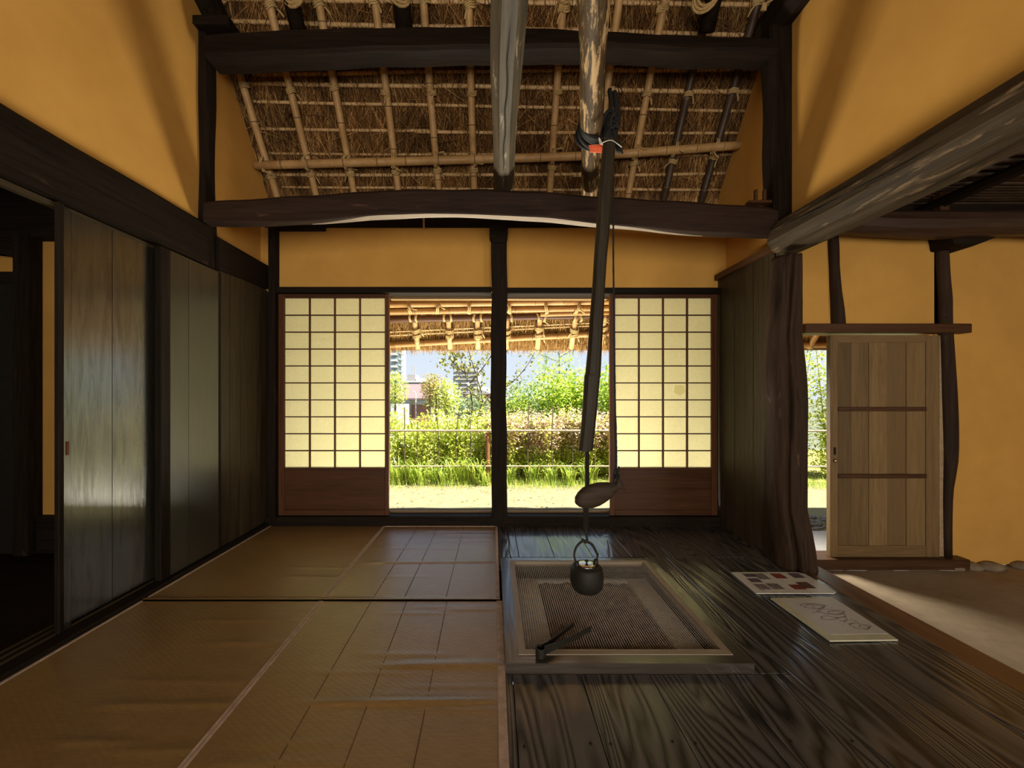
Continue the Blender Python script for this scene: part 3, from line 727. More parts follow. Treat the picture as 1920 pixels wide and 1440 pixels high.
# big round log running towards the viewer on the gnarled post
mb = MB(); rings = []; N = 12
for k in range(34):
    y = 2.47-k*.15 if k > 3 else 2.47-[0,.012,.04,.09][k]
    rad = .128*(.80 if k == 0 else .93 if k == 1 else 1)*(1+.02*math.sin(y*2.1)+.015*math.sin(y*5))
    cx, cz = 1.868+.012*math.sin(y*1.3), 2.062+.010*math.sin(y*1.9+1)
    ring = []
    for j in range(N):
        a = 2*math.pi*(j+.5)/N
        g = 1+.05*math.sin(2*a+.6)+.025*math.sin(5*a+y*1.2)
        ring.append((cx+rad*g*math.cos(a), y, cz+rad*g*math.sin(a)))
    rings.append(ring)
mb.loft(rings); rl = empty('round_log'); tag(rl, 'big round grey log beam over the floor edge, resting on the gnarled post', 'beam', kind='thing'); mb.build('log_body', M['log_y'], rl)
mb = MB(); mb.tube([(1.868-.1205-.006*math.sin(i), 2.38-i*.11, 2.070-.005*i+.004*math.sin(i*1.7)) for i in range(9)], [.001,.003,.004,.005,.005,.005,.004,.003,.001], 5)
mb.build('drying_crack', M['dark_flat'], rl)
# two roof beams running over the viewer
mb = MB(); rings = []
for k in range(28):
    y = 2.75-k*.137; rr = .066+.012*(k/27)+.003*math.sin(k*.9)
    cx = .062+.004*math.sin(k*.6)-.012*k/27; cz = 2.452+.004*math.sin(k*.8)
    rings.append([(cx+rr*(1.0 if abs(math.cos(a)) > .8 else 1.04)*math.cos(a), y, cz+rr*math.sin(a)*.98) for a in [2*math.pi*(j+.5)/8 for j in range(8)]])
mb.loft(rings); o = mb.build('hewn_beam', M['hewn_y']); hewn = o; tag(o, 'grey faceted hewn beam running overhead, left of the rope-bound peeled one', 'beam', kind='thing')
mb = MB(); rings = []
for k in range(28):
    y = 2.75-k*.137; rr = .053+.010*(k/27)+.003*math.sin(k*1.3)
    cx = 0; cz = .006*math.sin(k*.7)
    rings.append([(cx+rr*(1+.03*math.sin(3*a+k*.4))*math.cos(a), (y-2.56)*1.027, cz+rr*math.sin(a)) for a in [2*math.pi*j/14 for j in range(14)]])
mb.loft(rings); o = mb.build('peeled_beam', M['peeled_y'], None, True); o.location = (.640, 2.56, 2.447); o.rotation_euler = (0, 0, -math.atan(.235)); tag(o, 'round mottled peeled beam running overhead, bound with black rope', 'beam', kind='thing')

mb = MB(); mb.tube([(.058+.004*math.sin(i*1.9), 2.30-i*.085, 2.452-.0645-.0009*i) for i in range(12)], [.0005,.0022,.003,.0035,.004,.0045,.004,.004,.0035,.003,.002,.0005], 5); mb.build('drying_crack', M['dark_flat'], hewn)
# beams on the wall tops and principal rafters
mb = MB(); mb.tube([(-1.86, 2.60-.2*i, 3.56+.105*i) for i in range(12)], .085, 9, lump=.03); tag(mb.build('wall_top_log', M['dark_y']), 'dark sloping log over the left plaster wall, at its meeting with the upper tie beam', 'beam', kind='thing')
mb = MB(); mb.tube([(1.86, 2.60-.2*i, 3.50+.01*i) for i in range(22)], .105, 9, lump=.03); tag(mb.build('wall_top_log', M['dark_y']), 'dark log along the top of the right plaster wall', 'beam', kind='thing')
for u, rr, lab in ((557,.05,'dark rounded principal rafter foot on the upper tie beam below the larger rope coil'),(757,.055,'dark principal rafter on the upper tie beam beside the smaller left rope coil'),(1327,.052,'dark principal rafter on the upper tie beam below the right-hand rope coil')):
    p = at(u, 50, 2.52); mb = MB(); mb.tube([p+Vector((0, .02-.12*i, -.02+.17*i)) for i in range(14)], rr, 10, lump=.04)
    tag(mb.build('principal_rafter', M['dark_y'], None, True), lab, 'beam', kind='thing')
def coil(u, v, R, n, rr, label, tilt):
    root = empty('rope_coil'); tag(root, label, 'rope', kind='thing')
    for i in range(n):
        c = at(u+random.uniform(-3,3), v, 2.40)+Vector((0, -.012*i, .012*i))
        a0 = random.uniform(-.12,.12)
        pts = [c+Vector((R*(1-.05*i)*math.cos(t+a0), -.05*math.cos(t*1)*tilt-.03*math.sin(t), R*.85*math.sin(t+a0))) for t in np.linspace(0, 2*math.pi, 29)]
        mb = MB(); mb.tube(pts, [rr*(1+.16*(j%2)) for j in range(29)], 7, cap=False); mb.build('rope_loop', M['rope'], root, True)
    return root
coil(551, -18, .083, 5, .010, 'large straw rope coil over the left rounded rafter foot', .6)
coil(747, -14, .062, 4, .009, 'smaller straw rope coil hanging left of the hewn beam', -.5)
coil(1325, -2, .066, 3, .008, 'straw rope coil with an open loop right of the peeled beam', .4)
for u, v in ((1052, 12), (1236, 14), (1432, 10)):
    c = at(u, v, 2.41); mb = MB()
    for k in range(4): mb.tube([c+Vector((.012*k-.02, 0, .02)), c+Vector((.006*k-.01, -.01, 0)), c+Vector((.010*k-.018, 0, -.035))], .005, 5)
    mb.tube([c+Vector((0,0,.01)), c+Vector((.05,.0,.03)), c+Vector((.09,.01,.075))], .006, 6)
    o = mb.build('rope_knot', M['rope'], ceiling, True)

# entrance-room timbers
ceil2 = struct(empty('ceiling_entrance'))
sl = MB(); sl.tube([(0,0,0),(2.2,0,.006),(4.3,0,-.004)], .017, 7); sl0 = sl.build('bamboo_slat', M['bamboo_dark'], ceil2, True); sl0.location = (1.95, 3.10, 2.60)
y = 3.10; 
while y > .2:
    y -= random.uniform(.036,.048); link_copy(sl0, ceil2, (1.95, y, 2.60+random.uniform(-.008,.008)), (0, random.uniform(-.004,.004), random.uniform(-.006,.006)))
MB().box(1.98, 6.3, -2.5, 3.26, 2.64, 2.70).build('ceiling_panel', M['dark_x'], ceil2)
mb = MB(); mb.tube([(2.0+.35*i, 2.95, 2.385+.010*math.sin(i*1.3)-.004*i) for i in range(13)], [.098+.006*math.sin(i*2) for i in range(13)], 10, lump=.03, flat=1.0)
tag(mb.build('entrance_beam', wood('reddish_dark_wood', (.022,.011,.006), (.07,.036,.02), 'x', .5, .35)), 'dark reddish beam crossing above the plank entrance door', 'beam', kind='thing')
mb = MB(); mb.tube([(3.43, 3.1-.25*i, 2.53) for i in range(20)], .045, 8, lump=.04); tag(mb.build('ceiling_joist', M['dark_y']), 'dark joist under the slatted ceiling of the earthen-floored room', 'beam', kind='thing')
MB().box(2.03, 6.2, 3.09, 3.14, 2.44, 2.66).build('plate_board', M['dark_x'], ceil2)
MB().cbox(3.40, 3.47, 2.92, 2.98, 2.46, 2.60, .004).build('stub_post', M['brown_z'], ceil2)
# crooked wall posts
def crooked(pts, label, mat='post_z'):
    path = [Vector((at(u, v, 3.12).x, 3.125, at(u, v, 3.12).z)) for u, v, w in pts]; ws = [w*.9*3.12/F/2 for u, v, w in pts]
    n = 24; P = smoothpath(path, n); mb = MB()
    mb.tube(P, [interp(np.linspace(0,1,len(ws)), ws, i/n) for i in range(n+1)], 9, lump=.05)
    tag(mb.build('crooked_post', M[mat], None, True), label, 'post', kind='thing')
crooked([(1563,440,17),(1565,500,18),(1569,560,22),(1573,612,25)], 'short crooked dark strut in the plaster above the entrance door')
crooked([(1766,455,22),(1769,520,22),(1772,560,24),(1773,610,24),(1775,660,25),(1778,740,28),(1780,800,28),(1780,860,26),(1776,920,19),(1776,980,18),(1777,1044,17)], 'tall crooked dark post right of the plank entrance door')
mb = MB(); mb.prism([(at(1748,0,3.1).x, at(0,436,3.1).z),(at(1885,0,3.1).x, at(0,436,3.1).z),(at(1838,0,3.1).x, at(0,454,3.1).z),(at(1788,0,3.1).x, at(0,473,3.1).z),(at(1755,0,3.1).x, at(0,469,3.1).z)], 'y', 2.98, 3.16)
tag(mb.build('corbel', M['dark_x']), 'dark corbel block on top of the tall crooked post', 'corbel', kind='thing')

# ------------------------------------------------------------------ entrance plank door (door_3)
def wx(u, Y=3.12): return (u-PX)*Y/F
def wz(v, Y=3.12): return H+(PY-v)*Y/F
d3 = struct(empty('door_3')); tag(d3, 'pale plank sliding door with two cross rails and round pull', 'sliding door')
za, zb = wz(1043), wz(629)
MB().cbox(wx(1553), wx(1567), 3.10, 3.14, za, zb, .003).build('stile', M['pale_z'], d3)
MB().cbox(wx(1732), wx(1741), 3.10, 3.14, za, zb, .003).build('stile', M['pale_z'], d3)
pb = [1567,1595,1627,1661,1697,1732]
for i in range(5):
    d = random.uniform(-.003,.003); MB().box(wx(pb[i])+.001, wx(pb[i+1])-.001, 3.112+d, 3.128, za+.02, zb-.02).build('plank', wood('door_plank_%s' % 'abcde'[i], tuple(c*(.62+.13*i) for c in (.15,.088,.032)), tuple(c*(.62+.13*((i*2)%5)) for c in (.27,.17,.068)), 'z', .55, .3), d3)
for va, vb in ((629,643),(1022,1043)): MB().cbox(wx(1567), wx(1732), 3.103, 3.128, wz(vb), wz(va), .003).build('end_rail', M['pale_x'], d3)
for va, vb in ((763,771),(888,896)): MB().cbox(wx(1567), wx(1732), 3.094, 3.128, wz(vb), wz(va), .003).build('cross_rail', M['brown_x'], d3)
mb = MB(); mb.lathe([(.006,0),(.014,.004),(.016,.010),(.010,.016),(.002,.018)], (0,0,0), 14); 
pts = [(wx(1561)+x, 3.10-z, wz(863)+y) for x, y, z in mb.v]; mb.v = pts; o = mb.build('round_pull', flat('brass_pull', (.45,.38,.28), .3, .5, .9), d3, True)
MB().cbox(wx(1559), wx(1563), 3.097, 3.101, wz(852), wz(838), .001).build('lock_slot', M['dark_flat'], d3)
ent = struct(empty('trim_5'))
MB().cbox(wx(1500), wx(1806), 3.06, 3.20, wz(626), wz(609), .004).build('lintel_beam', M['brown_x'], ent)
MB().cbox(wx(1741), wx(1757), 3.10, 3.16, wz(1043), wz(629), .003).build('jamb', M['pale_z'], ent)
MB().box(wx(1757), wx(1774), 3.12, 3.2, wz(1043), wz(629)).build('jamb_strip', flat('pale_lining', (.38,.27,.15), .8), ent)
MB().cbox(wx(1500), wx(1800), 3.05, 3.24, wz(1062), wz(1043), .004).build('sill_beam', M['brown_x'], ent)
MB().box(2.49, 2.515, 3.13, 3.26, -.33, 1.58).build('jamb', M['pale_z'], ent)
# foundation stones along the foot of the wall
fs = struct(empty('baseboard_entrance'))
def stone(x, y, z, sx, sy, sz, parent, mat='stone', name='stone'):
    n = 10; rings = []; ph = random.uniform(0, 6)
    for k in range(6):
        f = k/5; rr = math.sin(math.pi*(.12+.76*f))
        rings.append([(x+sx*rr*(1+.12*math.sin(3*a+ph))*math.cos(a), y+sy*rr*(1+.1*math.sin(2*a+ph+k))*math.sin(a), z+sz*(f-.5)*2) for a in [2*math.pi*j/n for j in range(n)]])
    return MB().loft(rings).build(name, M[mat], parent, True)
xx = 2.6
while xx < 3.62:
    w = random.uniform(.14,.22); MB().cbox(xx, xx+w-.006, 3.05, 3.2, -.37, -.335+random.uniform(-.012,.006), .012).build('stone', M['concrete'], fs); xx += w
for x, s in ((3.70,.10),(3.86,.075),(4.02,.11),(4.28,.08),(4.5,.06),(4.72,.09)): stone(x, 3.11, -.33, s, .07, .035, fs)

# small wooden latch pieces lying on the right end of the tie beam
lt = empty('wooden_latch'); tag(lt, 'small wooden peg latch lying on the right end of the tie beam', 'latch', kind='thing')
p = at(1412, 379, 2.5); MB().cbox(p.x-.035, p.x+.12, 2.48, 2.53, p.z-.012, p.z+.006, .003).build('bar', M['brown_x'], lt)
for du in (5, 21): q = at(1412+du, 360, 2.5); MB().cbox(q.x-.009, q.x+.009, 2.49, 2.51, p.z+.006, q.z+.015, .003).build('peg', M['brown_z'], lt)
q = at(794, 412, 3.10); mb = MB(); mb.tube([(q.x,3.095,2.55),(q.x+.003,3.095,2.45),(q.x+.004,3.095,2.395)], .008, 6); mb.build('twine', M['rope'], bpy.data.objects['trim_1'])

# ------------------------------------------------------------------ woven mats
def mat_piece(x0, x1, y0, y1, label, ridges, curl_far=0, curl_near=0):
    root = empty('woven_mat'); tag(root, label, 'mat', 'woven rush mats on the raised floor')
    nx, ny = 44, int((y1-y0)/.011); mb = MB(); rings = []
    for j in range(ny+1):
        y = y0+(y1-y0)*j/ny; row = []
        for i in range(nx+1):
            x = x0+(x1-x0)*i/nx; z = .005
            for (ry, hgt, w, xa, xb, sl) in ridges:
                m = min(1, max(0, (x-xa)/.12))*min(1, max(0, (xb-x)/.12)); d = (y-ry-sl*(x-x0))/w
                z += hgt*m*math.exp(-d*d)
            if curl_near: d = y-y0; z += curl_near*math.exp(-(d/.02)**2)*(1 if d > .004 else .55)
            row.append((x, y, z))
        rings.append(row)
    mb.loft(rings, False, False)
    mb.build('weave', M['mat'], root, True)
    return root
def rid(n, x0, x1, y0, y1):
    out = []
    for _ in range(n):
        a = random.uniform(x0-.1, x1-.3); out.append((random.uniform(y0, y1), random.uniform(.0012,.0038), random.uniform(.007,.016), a, a+random.uniform(.35,.9), random.uniform(-.02,.02)))
    return out
XM = -.875
ma = mat_piece(-1.793, XM-.001, 1.962, 3.080, 'brown rush mat by the shoji, beside the dark left wall', rid(5,-1.4,-.9,2.1,3.0), 0, .010)
mb_ = mat_piece(XM+.001, .034, 1.962, 3.080, 'brown rush mat by the garden opening, beside the far floorboards', [(2.40,.006,.012,-.85,.1,.02),(2.72,.003,.012,-.8,.05,.01)]+rid(6,-.8,0,2.1,3.0), 0, .011)
mc = mat_piece(-1.793, XM-.001, -1.9, 1.955, 'near brown rush mat along the open left doorway', rid(9,-1.5,-.9,1.0,1.9))
md = mat_piece(XM+.001, .045, -1.9, 1.955, 'near brown rush mat beside the sunken hearth', [(1.47,.004,.012,-.45,.1,.03),(1.30,.005,.012,-.7,.1,.02)]+rid(16,-.8,0,1.0,1.9))
def edge(parent, x0, x1, y0, y1, z=.0068, lift=.0):
    MB().cbox(x0, x1, y0, y1, .002, z+.0018, .0008).build('edging', M['edging'], parent)
for par, ya, yb in ((ma,1.99,3.08),(mc,-1.9,1.955)): edge(par, XM-.011, XM-.001, ya, yb); edge(par, -1.793, -1.781, ya, yb)
for par, ya, yb in ((mb_,1.99,3.08),(md,-1.9,1.955)): edge(par, XM+.001, XM+.011, ya, yb); edge(par, .016, .034 if par is mb_ else .045, ya, yb)
edge(mb_, XM, .034, 3.070, 3.080)
M['seam'] = flat('seam_thread', (.10,.05,.02), .7)
for x, x2 in ((-.62,-.60), (-.46,-.44), (-.245,-.235)):
    MB().prism([(x-.0012,2.0),(x+.0012,2.0),(x2+.0012,3.07),(x2-.0012,3.07)], 'z', .003, .0066).build('seam', M['seam'], mb_)
for x, x2 in ((-.355,-.44), (-.19,-.235), (-.60,-.62)):
    MB().prism([(x-.0012,-1.8),(x+.0012,-1.8),(x2+.0012,1.95),(x2-.0012,1.95)], 'z', .003, .0066).build('seam', M['seam'], md)

# ------------------------------------------------------------------ sunken hearth, cover, kettle, tongs
hearth = empty('sunken_hearth'); tag(hearth, 'square sunken hearth with wooden surround and ash, in the floorboards', 'hearth')
ZT = .040; BW = .052
def miter(pts, name, mat, z0, z1, parent): MB().prism(pts, 'z', z0, z1).build(name, M[mat], parent)
X0, X1, Y0, Y1 = HX0, HX1, HY0, HY1
i0, i1, j0, j1 = X0+BW, X1-BW, Y0+BW*.9, Y1-BW*.6
miter([(X0,Y0),(X1,Y0),(i1,j0),(i0,j0)], 'surround_board', 'hearth_x', -.03, ZT, hearth)
miter([(X1,Y0),(X1,Y1),(i1,j1),(i1,j0)], 'surround_board', 'hearth_y', -.03, ZT, hearth)
miter([(X1,Y1),(X0,Y1),(i0,j1),(i1,j1)], 'surround_board', 'hearth_x', -.03, ZT, hearth)
miter([(X0,Y1),(X0,Y0),(i0,j0),(i0,j1)], 'surround_board', 'hearth_y', -.03, ZT, hearth)
for (a,c,e,g) in ((i0-.02,i0,j0,j1),(i1,i1+.02,j0,j1),(i0-.02,i1+.02,j0-.02,j0),(i0-.02,i1+.02,j1,j1+.02)): MB().box(a, c, e, g, -.30, -.03).build('pit_wall', M['dark_x'], hearth)
for a, c in ((i0,.268),(.812,i1)): MB().cbox(a, c, j0, j1, -.20, -.066, .006).build('ledge_slab', M['stone_ledge'], hearth)
MB().cbox(.268, .812, j1-.03, j1, -.2, -.066, .004).build('ledge_slab', M['stone_ledge'], hearth)
mb = MB(); rings = []
for i in range(49):
    x = .262+(.818-.262)*i/48; row = []
    for j in range(69):
        y = j0+(j1-j0)*j/68
        z = -.085+.016*math.sin(x*23+1.3*math.sin(y*17))*math.sin(y*19+x*9)+.009*math.sin(x*51+y*37)+.02*math.exp(-((y-1.72)/.16)**2)+.006*math.sin(x*97-y*83)
        e_ = min(1, (x-.262)/.05, (.818-x)/.05, (j1-y)/.06); row.append((x, y, min(z, -.03)*e_-.092*(1-e_)))
    rings.append(row)
mb.loft(rings, False, False); stuff(mb.build('ash_bed', M['ash'], hearth, True))
lid = empty('hearth_cover'); tag(lid, 'wire mesh cover in a pale wood frame laid over the sunken hearth', 'cover')
FW = .030
miter([(i0,j0),(i1,j0),(i1-FW,j0+FW),(i0+FW,j0+FW)], 'frame_rail', 'lid_x', .016, ZT+.003, lid)
miter([(i1,j0),(i1,j1),(i1-FW,j1-FW*.7),(i1-FW,j0+FW)], 'frame_rail', 'lid_y', .016, ZT+.003, lid)
miter([(i1,j1),(i0,j1),(i0+FW,j1-FW*.7),(i1-FW,j1-FW*.7)], 'frame_rail', 'lid_x', .016, ZT+.003, lid)
miter([(i0,j1),(i0,j0),(i0+FW,j0+FW),(i0+FW,j1-FW*.7)], 'frame_rail', 'lid_y', .016, ZT+.003, lid)
# hexagonal-looking netting: zigzag wires that touch their neighbours
mb = MB(); cx = .0105; cy = .0125; xa, xb, ya, yb = i0+FW*.6, i1-FW*.6, j0+FW*.6, j1-FW*.5
nxw = int((xb-xa)/cx); nyw = int((yb-ya)/cy); w = .0011; hh = .0009
for i in range(nxw+1):
    xc = xa+i*cx; V = []
    for j in range(nyw*2+1):
        y = ya+j*cy/2; dx = (cx*.5-w)*(1 if (j//1+i) % 2 else -1)*.5
        x = xc+(dx if j % 2 == 0 else dx)
        z = .026
        V.append((x, y, z))
    k = len(mb.v)
    for x, y, z in V: mb.v += [(x-w, y, z), (x+w, y, z), (x, y, z+hh*2)]
    for j in range(len(V)-1):
        q = k+3*j; mb.f += [(q,q+3,q+5,q+2),(q+1,q+2,q+5,q+4),(q,q+1,q+4,q+3)]
stuff(mb.build('wire_netting', M['wire'], lid))

KY = 1.90
kc = Vector(((1100-PX)*KY/F, KY, 0)); sK = KY/F
kettle = empty('iron_kettle'); tag(kettle, 'black cast iron kettle hanging low over the hearth mesh', 'kettle')
zb = H+(PY-1107)*sK
mb = MB(); mb.lathe([(.0,.0),(.045,.001),(.062,.006),(.074,.020),(.080,.042),(.081,.068),(.079,.095),(.074,.115),(.066,.124),(.056,.127),(.050,.1275),(.046,.124),(.0,.124)], (kc.x,KY,zb), 40); mb.build('body', M['iron'], kettle, True)
mb = MB(); mb.lathe([(.0,.124),(.046,.126),(.047,.129),(.040,.132),(.012,.135),(.0,.135)], (kc.x,KY,zb), 32); mb.build('lid', M['iron_lid'], kettle, True)
mb = MB(); mb.lathe([(.004,.134),(.004,.141),(.010,.144),(.010,.149),(.004,.152),(.0,.152)], (kc.x,KY,zb), 16); mb.build('lid_knob', M['iron'], kettle, True)
lugL = Vector((kc.x-.052, KY-.012, zb+.124)); lugR = Vector((kc.x+.048, KY+.012, zb+.124))
for l in (lugL, lugR):
    mb = MB(); mb.tube([l+Vector((0,0,-.012)), l+Vector((0,0,.008)), l+Vector((0,0,.022)), l+Vector((0,0,.026))], [.013,.0125,.011,.005], 12); mb.build('lug', M['iron'], kettle, True)
hp = smoothpath([lugL+Vector((-.002,0,.014)), lugL+Vector((-.012,0,.055)), Vector((kc.x-.050,KY,zb+.215)), Vector((kc.x-.018,KY,zb+.245)), Vector((kc.x+.008,KY,zb+.238)), Vector((kc.x+.030,KY,zb+.222)), Vector((kc.x+.052,KY,zb+.180)), lugR+Vector((.010,0,.05)), lugR+Vector((.004,0,.012))], 40)
mb = MB(); mb.tube(hp, [.0035+.003*math.sin(math.pi*i/40) for i in range(41)], 8); mb.build('handle', M['iron'], kettle, True)
mb = MB(); mb.tube([Vector((kc.x+.050, KY+.055, zb+.085)), Vector((kc.x+.066, KY+.075, zb+.108)), Vector((kc.x+.072, KY+.082, zb+.122))], [.014,.010,.008], 10); mb.build('spout', M['iron'], kettle, True)

# pot hook: bamboo tube, rod, carved fish, hook
hk = empty('pot_hook'); tag(hk, 'long dark pot hook with carved wooden fish lever, hung over the hearth', 'pot hook')
op = [(265,1130,1154),(300,1127,1152),(360,1122,1148),(430,1117,1143),(480,1113.5,1138),(540,1110,1134),(600,1105,1131),(660,1101,1128),(700,1097,1126),(706,1095,1125),(760,1092,1120),(800,1089,1116),(845,1084,1111)]
mb = MB(); rings = []
for v, l, r in op:
    Y = 1.93-.03*(v-265)/580; p = at((l+r)/2, v, Y); hw = (r-l)/2*Y/F
    rings.append([p+Vector((hw*(1.0 if j % 2 else .97)*math.cos(a), hw*.9*math.sin(a), 0)) for j, a in enumerate([2*math.pi*(q+.5)/10 for q in range(10)])])
mb.loft(rings); mb.build('bamboo_tube', wood('sooty_tube', (.008,.006,.004), (.050,.038,.021), 'z', .55, .25, 40, .4), hk)
def bar(pts, w, d, name, mat='iron'):
    mb = MB(); mb.loft([[(p.x-w,p.y-d,p.z),(p.x+w,p.y-d,p.z),(p.x+w,p.y+d,p.z),(p.x-w,p.y+d,p.z)] for p in pts]); return mb.build(name, M[mat], hk)
bar([at(1100.5,840,KY), at(1101,930,KY)], .0095, .008, 'rod', 'dark_z')
bar([at(1098.5,950,KY), at(1098,990,KY)], .012, .008, 'hook_shank', 'dark_z')
mb = MB(); mb.tube(smoothpath([at(1098,985,KY), at(1098.5,1000,KY), at(1101,1012,KY), at(1099,1017,KY), at(1094,1015,KY), at(1092,1010,KY)], 16), .0055, 8); mb.build('hook', M['iron'], hk, True)
# fish
fp = [(1078.5,943,4),(1082,941,20),(1090,938,33),(1102,933,43),(1116,928,44),(1130,922,39),(1142,918,30),(1150,914,20),(1156,911,14),(1161,908,20),(1167,906,30)]
mb = MB(); rings = []
ax = (at(1167,906,KY)-at(1078,943,KY)).normalized(); upv = Vector((-ax.z,0,ax.x))
for u, v, h in fp:
    p = at(u, v, KY); hh = h*sK/2; th = min(hh*.75, .028) if u < 1157 else .007
    rings.append([p+upv*hh*math.sin(a)+Vector((0, th*math.cos(a), 0)) for a in [2*math.pi*q/14 for q in range(14)]])
mb.loft(rings); mb.build('fish_lever', wood('fish_wood', (.014,.009,.005), (.075,.050,.029), 'x', .7, .2, 50, .9), hk, True)
# cord from the lashing to the fish tail
mb = MB(); cpts = [at(1147,262,1.98),at(1150,350,1.95),at(1150,480,1.93),at(1151.5,600,1.92),at(1152.5,700,1.91),at(1154,800,1.90),at(1155,850,1.90),at(1155,875,1.90)]
P = smoothpath(cpts, 60); mb.tube(P, [(.0042 if i < 42 else .0062)*(1+.18*(i % 2)) for i in range(61)], 6); mb.build('cord', M['rope_black'], hk, True)
for du in (-3, 3): mb = MB(); mb.tube(smoothpath([at(1155,872,KY), at(1154+du,890,KY), at(1154+du*1.2,908,KY)], 8), .0045, 6); mb.build('cord_strand', M['rope_black'], hk, True)
mb = MB(); c = at(1156,911,KY); mb.tube([c+Vector((.008*math.cos(t)*1.3, .020*math.sin(t), .02*math.cos(t)+.003*i)) for i, t in enumerate(np.linspace(0, 12.5, 26))], .004, 6); mb.build('cord_wrap', M['rope_black'], hk, True)
# black rope lashing on the peeled beam
lash = empty('rope_lashing'); tag(lash, 'black rope lashing round the peeled beam, holding the pot hook', 'rope')
bx = lambda y: .640-.235*(2.56-y); by = 2.03
for k in range(6):
    R = .064+.005*random.random(); y0_ = by-.045+.017*k; ph = random.uniform(0,6)
    pts = [Vector((bx(by)+ (R+.004*math.sin(3*t+ph))*math.cos(t)*1.02, y0_+.02*math.sin(t+ph)+.02*math.cos(t), 2.447+R*math.sin(t))) for t in np.linspace(0, 2*math.pi, 25)]
    mb = MB(); mb.tube(pts, .0105, 7, cap=False); mb.build('rope_turn', M['rope_black'], lash, True)
for k in range(7):
    c = at(random.uniform(1140,1152), random.uniform(215,262), 1.98); ph = random.uniform(0,6); R = random.uniform(.022,.036)
    pts = [c+Vector((R*.7*math.cos(t), R*.5*math.sin(t+ph), R*1.3*math.sin(t))) for t in np.linspace(0, 5.6, 18)]
    mb = MB(); mb.tube(pts, .010, 7); mb.build('rope_knot', M['rope_black'], lash, True)
for u, v0 in ((1143,168),(1152,172),(1157,190)):
    mb = MB(); mb.tube(smoothpath([at(u,v0,2.0), at(u+3,v0+30,1.99), at(u-3,v0+65,1.98), at(u+4,v0+95,1.97)], 14), .012, 7); mb.build('rope_strand', M['rope_black'], lash, True)
mb = MB(); mb.tube(smoothpath([at(1154,262,1.93), at(1163,272,1.92), at(1167,288,1.92)], 8), [.007]*6+[.005]*3, 6); mb.build('rope_end', M['rope_black'], lash, True)
mb = MB(); mb.tube(smoothpath([at(1130,272,1.895), at(1123,258,1.895), at(1126,270,1.895), at(1133,266,1.895), at(1146,263,1.90), at(1158,270,1.91), at(1166,276,1.91)], 24), .0022, 5); o = mb.build('white_string', M['string'], lash, True); o['label'] = 'thin white string tied round the tube top'
q = [at(1104,272,1.93), at(1131,270,1.93), at(1129,286,1.93), at(1107,285,1.93)]
mb = MB(); mb.loft([[tuple(p) for p in q], [(p.x,p.y+.003,p.z) for p in q]]); tag(mb.build('red_tag', M['red_tag']), 'small red tag on the peeled beam below the black rope', 'tag')

# iron tongs
tg = empty('fire_tongs'); tag(tg, 'black iron fire tongs lying on the near left corner of the hearth', 'tongs')
def strip(pts, w, h, name):
    mb = MB(); rings = []
    for i, p in enumerate(pts):
        t = (pts[min(i+1,len(pts)-1)]-pts[max(i-1,0)]); t.z = 0; t.normalize(); s_ = Vector((-t.y,t.x,0))*w
        rings.append([p-s_, p+s_, p+s_+Vector((0,0,h[i])), p-s_+Vector((0,0,h[i]))])
    mb.loft(rings); return mb.build(name, M['iron'], tg)
zt0 = ZT+.004
rc = ground(1014, 1230, zt0); rr = .018
ea = ground(1075, 1174, zt0); eb = ground(1108, 1183, zt0)
ring = [rc+Vector((rr*math.cos(a), rr*math.sin(a), 0)) for a in np.linspace(math.radians(75), math.radians(385), 18)]
strip(ring, .0022, [.034]*18, 'spring_bow')
strip([ring[0], ring[0].lerp(ea,.15), ring[0].lerp(ea,.5)+Vector((-.003,.003,0)), ea], .0022, [.034,.026,.017,.015], 'arm')
strip([ring[-1], ring[-1].lerp(eb,.15), ring[-1].lerp(eb,.5)+Vector((.003,-.003,0)), eb], .0022, [.034,.028,.021,.019], 'arm')

# ------------------------------------------------------------------ the two information boards
def slab(pts, z0, th, mat, name, parent, lift=None):
    lift = lift or [0]*len(pts)
    return MB().loft([[(p[0],p[1],z0+l) for p, l in zip(pts, lift)], [(p[0],p[1],z0+th+l) for p, l in zip(pts, lift)]]).build(name, M[mat] if isinstance(mat, str) else mat, parent)
b1 = empty('photo_board'); tag(b1, 'glossy white board printed with small photographs, nearest the gnarled post', 'board')
slab([(1.405,2.272),(1.79,2.272),(1.825,2.25),(1.822,2.045),(1.80,2.03),(1.388,2.03)], .003, .005, 'card', 'panel', b1)
pics = [((215,145),(300,180),0),((335,145),(430,205),3),((510,145),(620,195),1),((700,140),(805,190),0),((250,195),(372,236),0),((325,255),(455,311),3),((462,250),(600,311),3),((690,262),(835,312),1),((775,235),(930,300),2)]
for (a, c), (e, g), k in pics:
    P0 = ground(1360+a*.1771, 1050+c*.1771, .008); P1 = ground(1360+e*.1771, 1050+g*.1771, .008)
    w = max(.065, (P1.x-P0.x)*1.0); x0 = (P0.x+P1.x)/2-w/2
    slab([(x0,P1.y),(x0+w,P1.y),(x0+w,P0.y),(x0,P0.y)], .0080, .0006, PH[k], 'printed_photo', b1)
for x in (1.435,1.447): MB().box(x, x+.004, 2.05, 2.10, .008, .0085).build('caption_line', M['ink'], b1)
b2 = empty('drawing_board'); tag(b2, 'yellowed board with a line drawing, nearer the viewer than the photo board', 'board')
slab([(1.427,1.98),(1.755,1.99),(1.728,1.642),(1.432,1.636)], .003, .006, 'card_edge', 'panel', b2)
slab([(1.468,1.965),(1.752,1.975),(1.728,1.682),(1.470,1.676)], .0088, .0007, 'card_pale', 'printed_sheet', b2)
mb = MB()
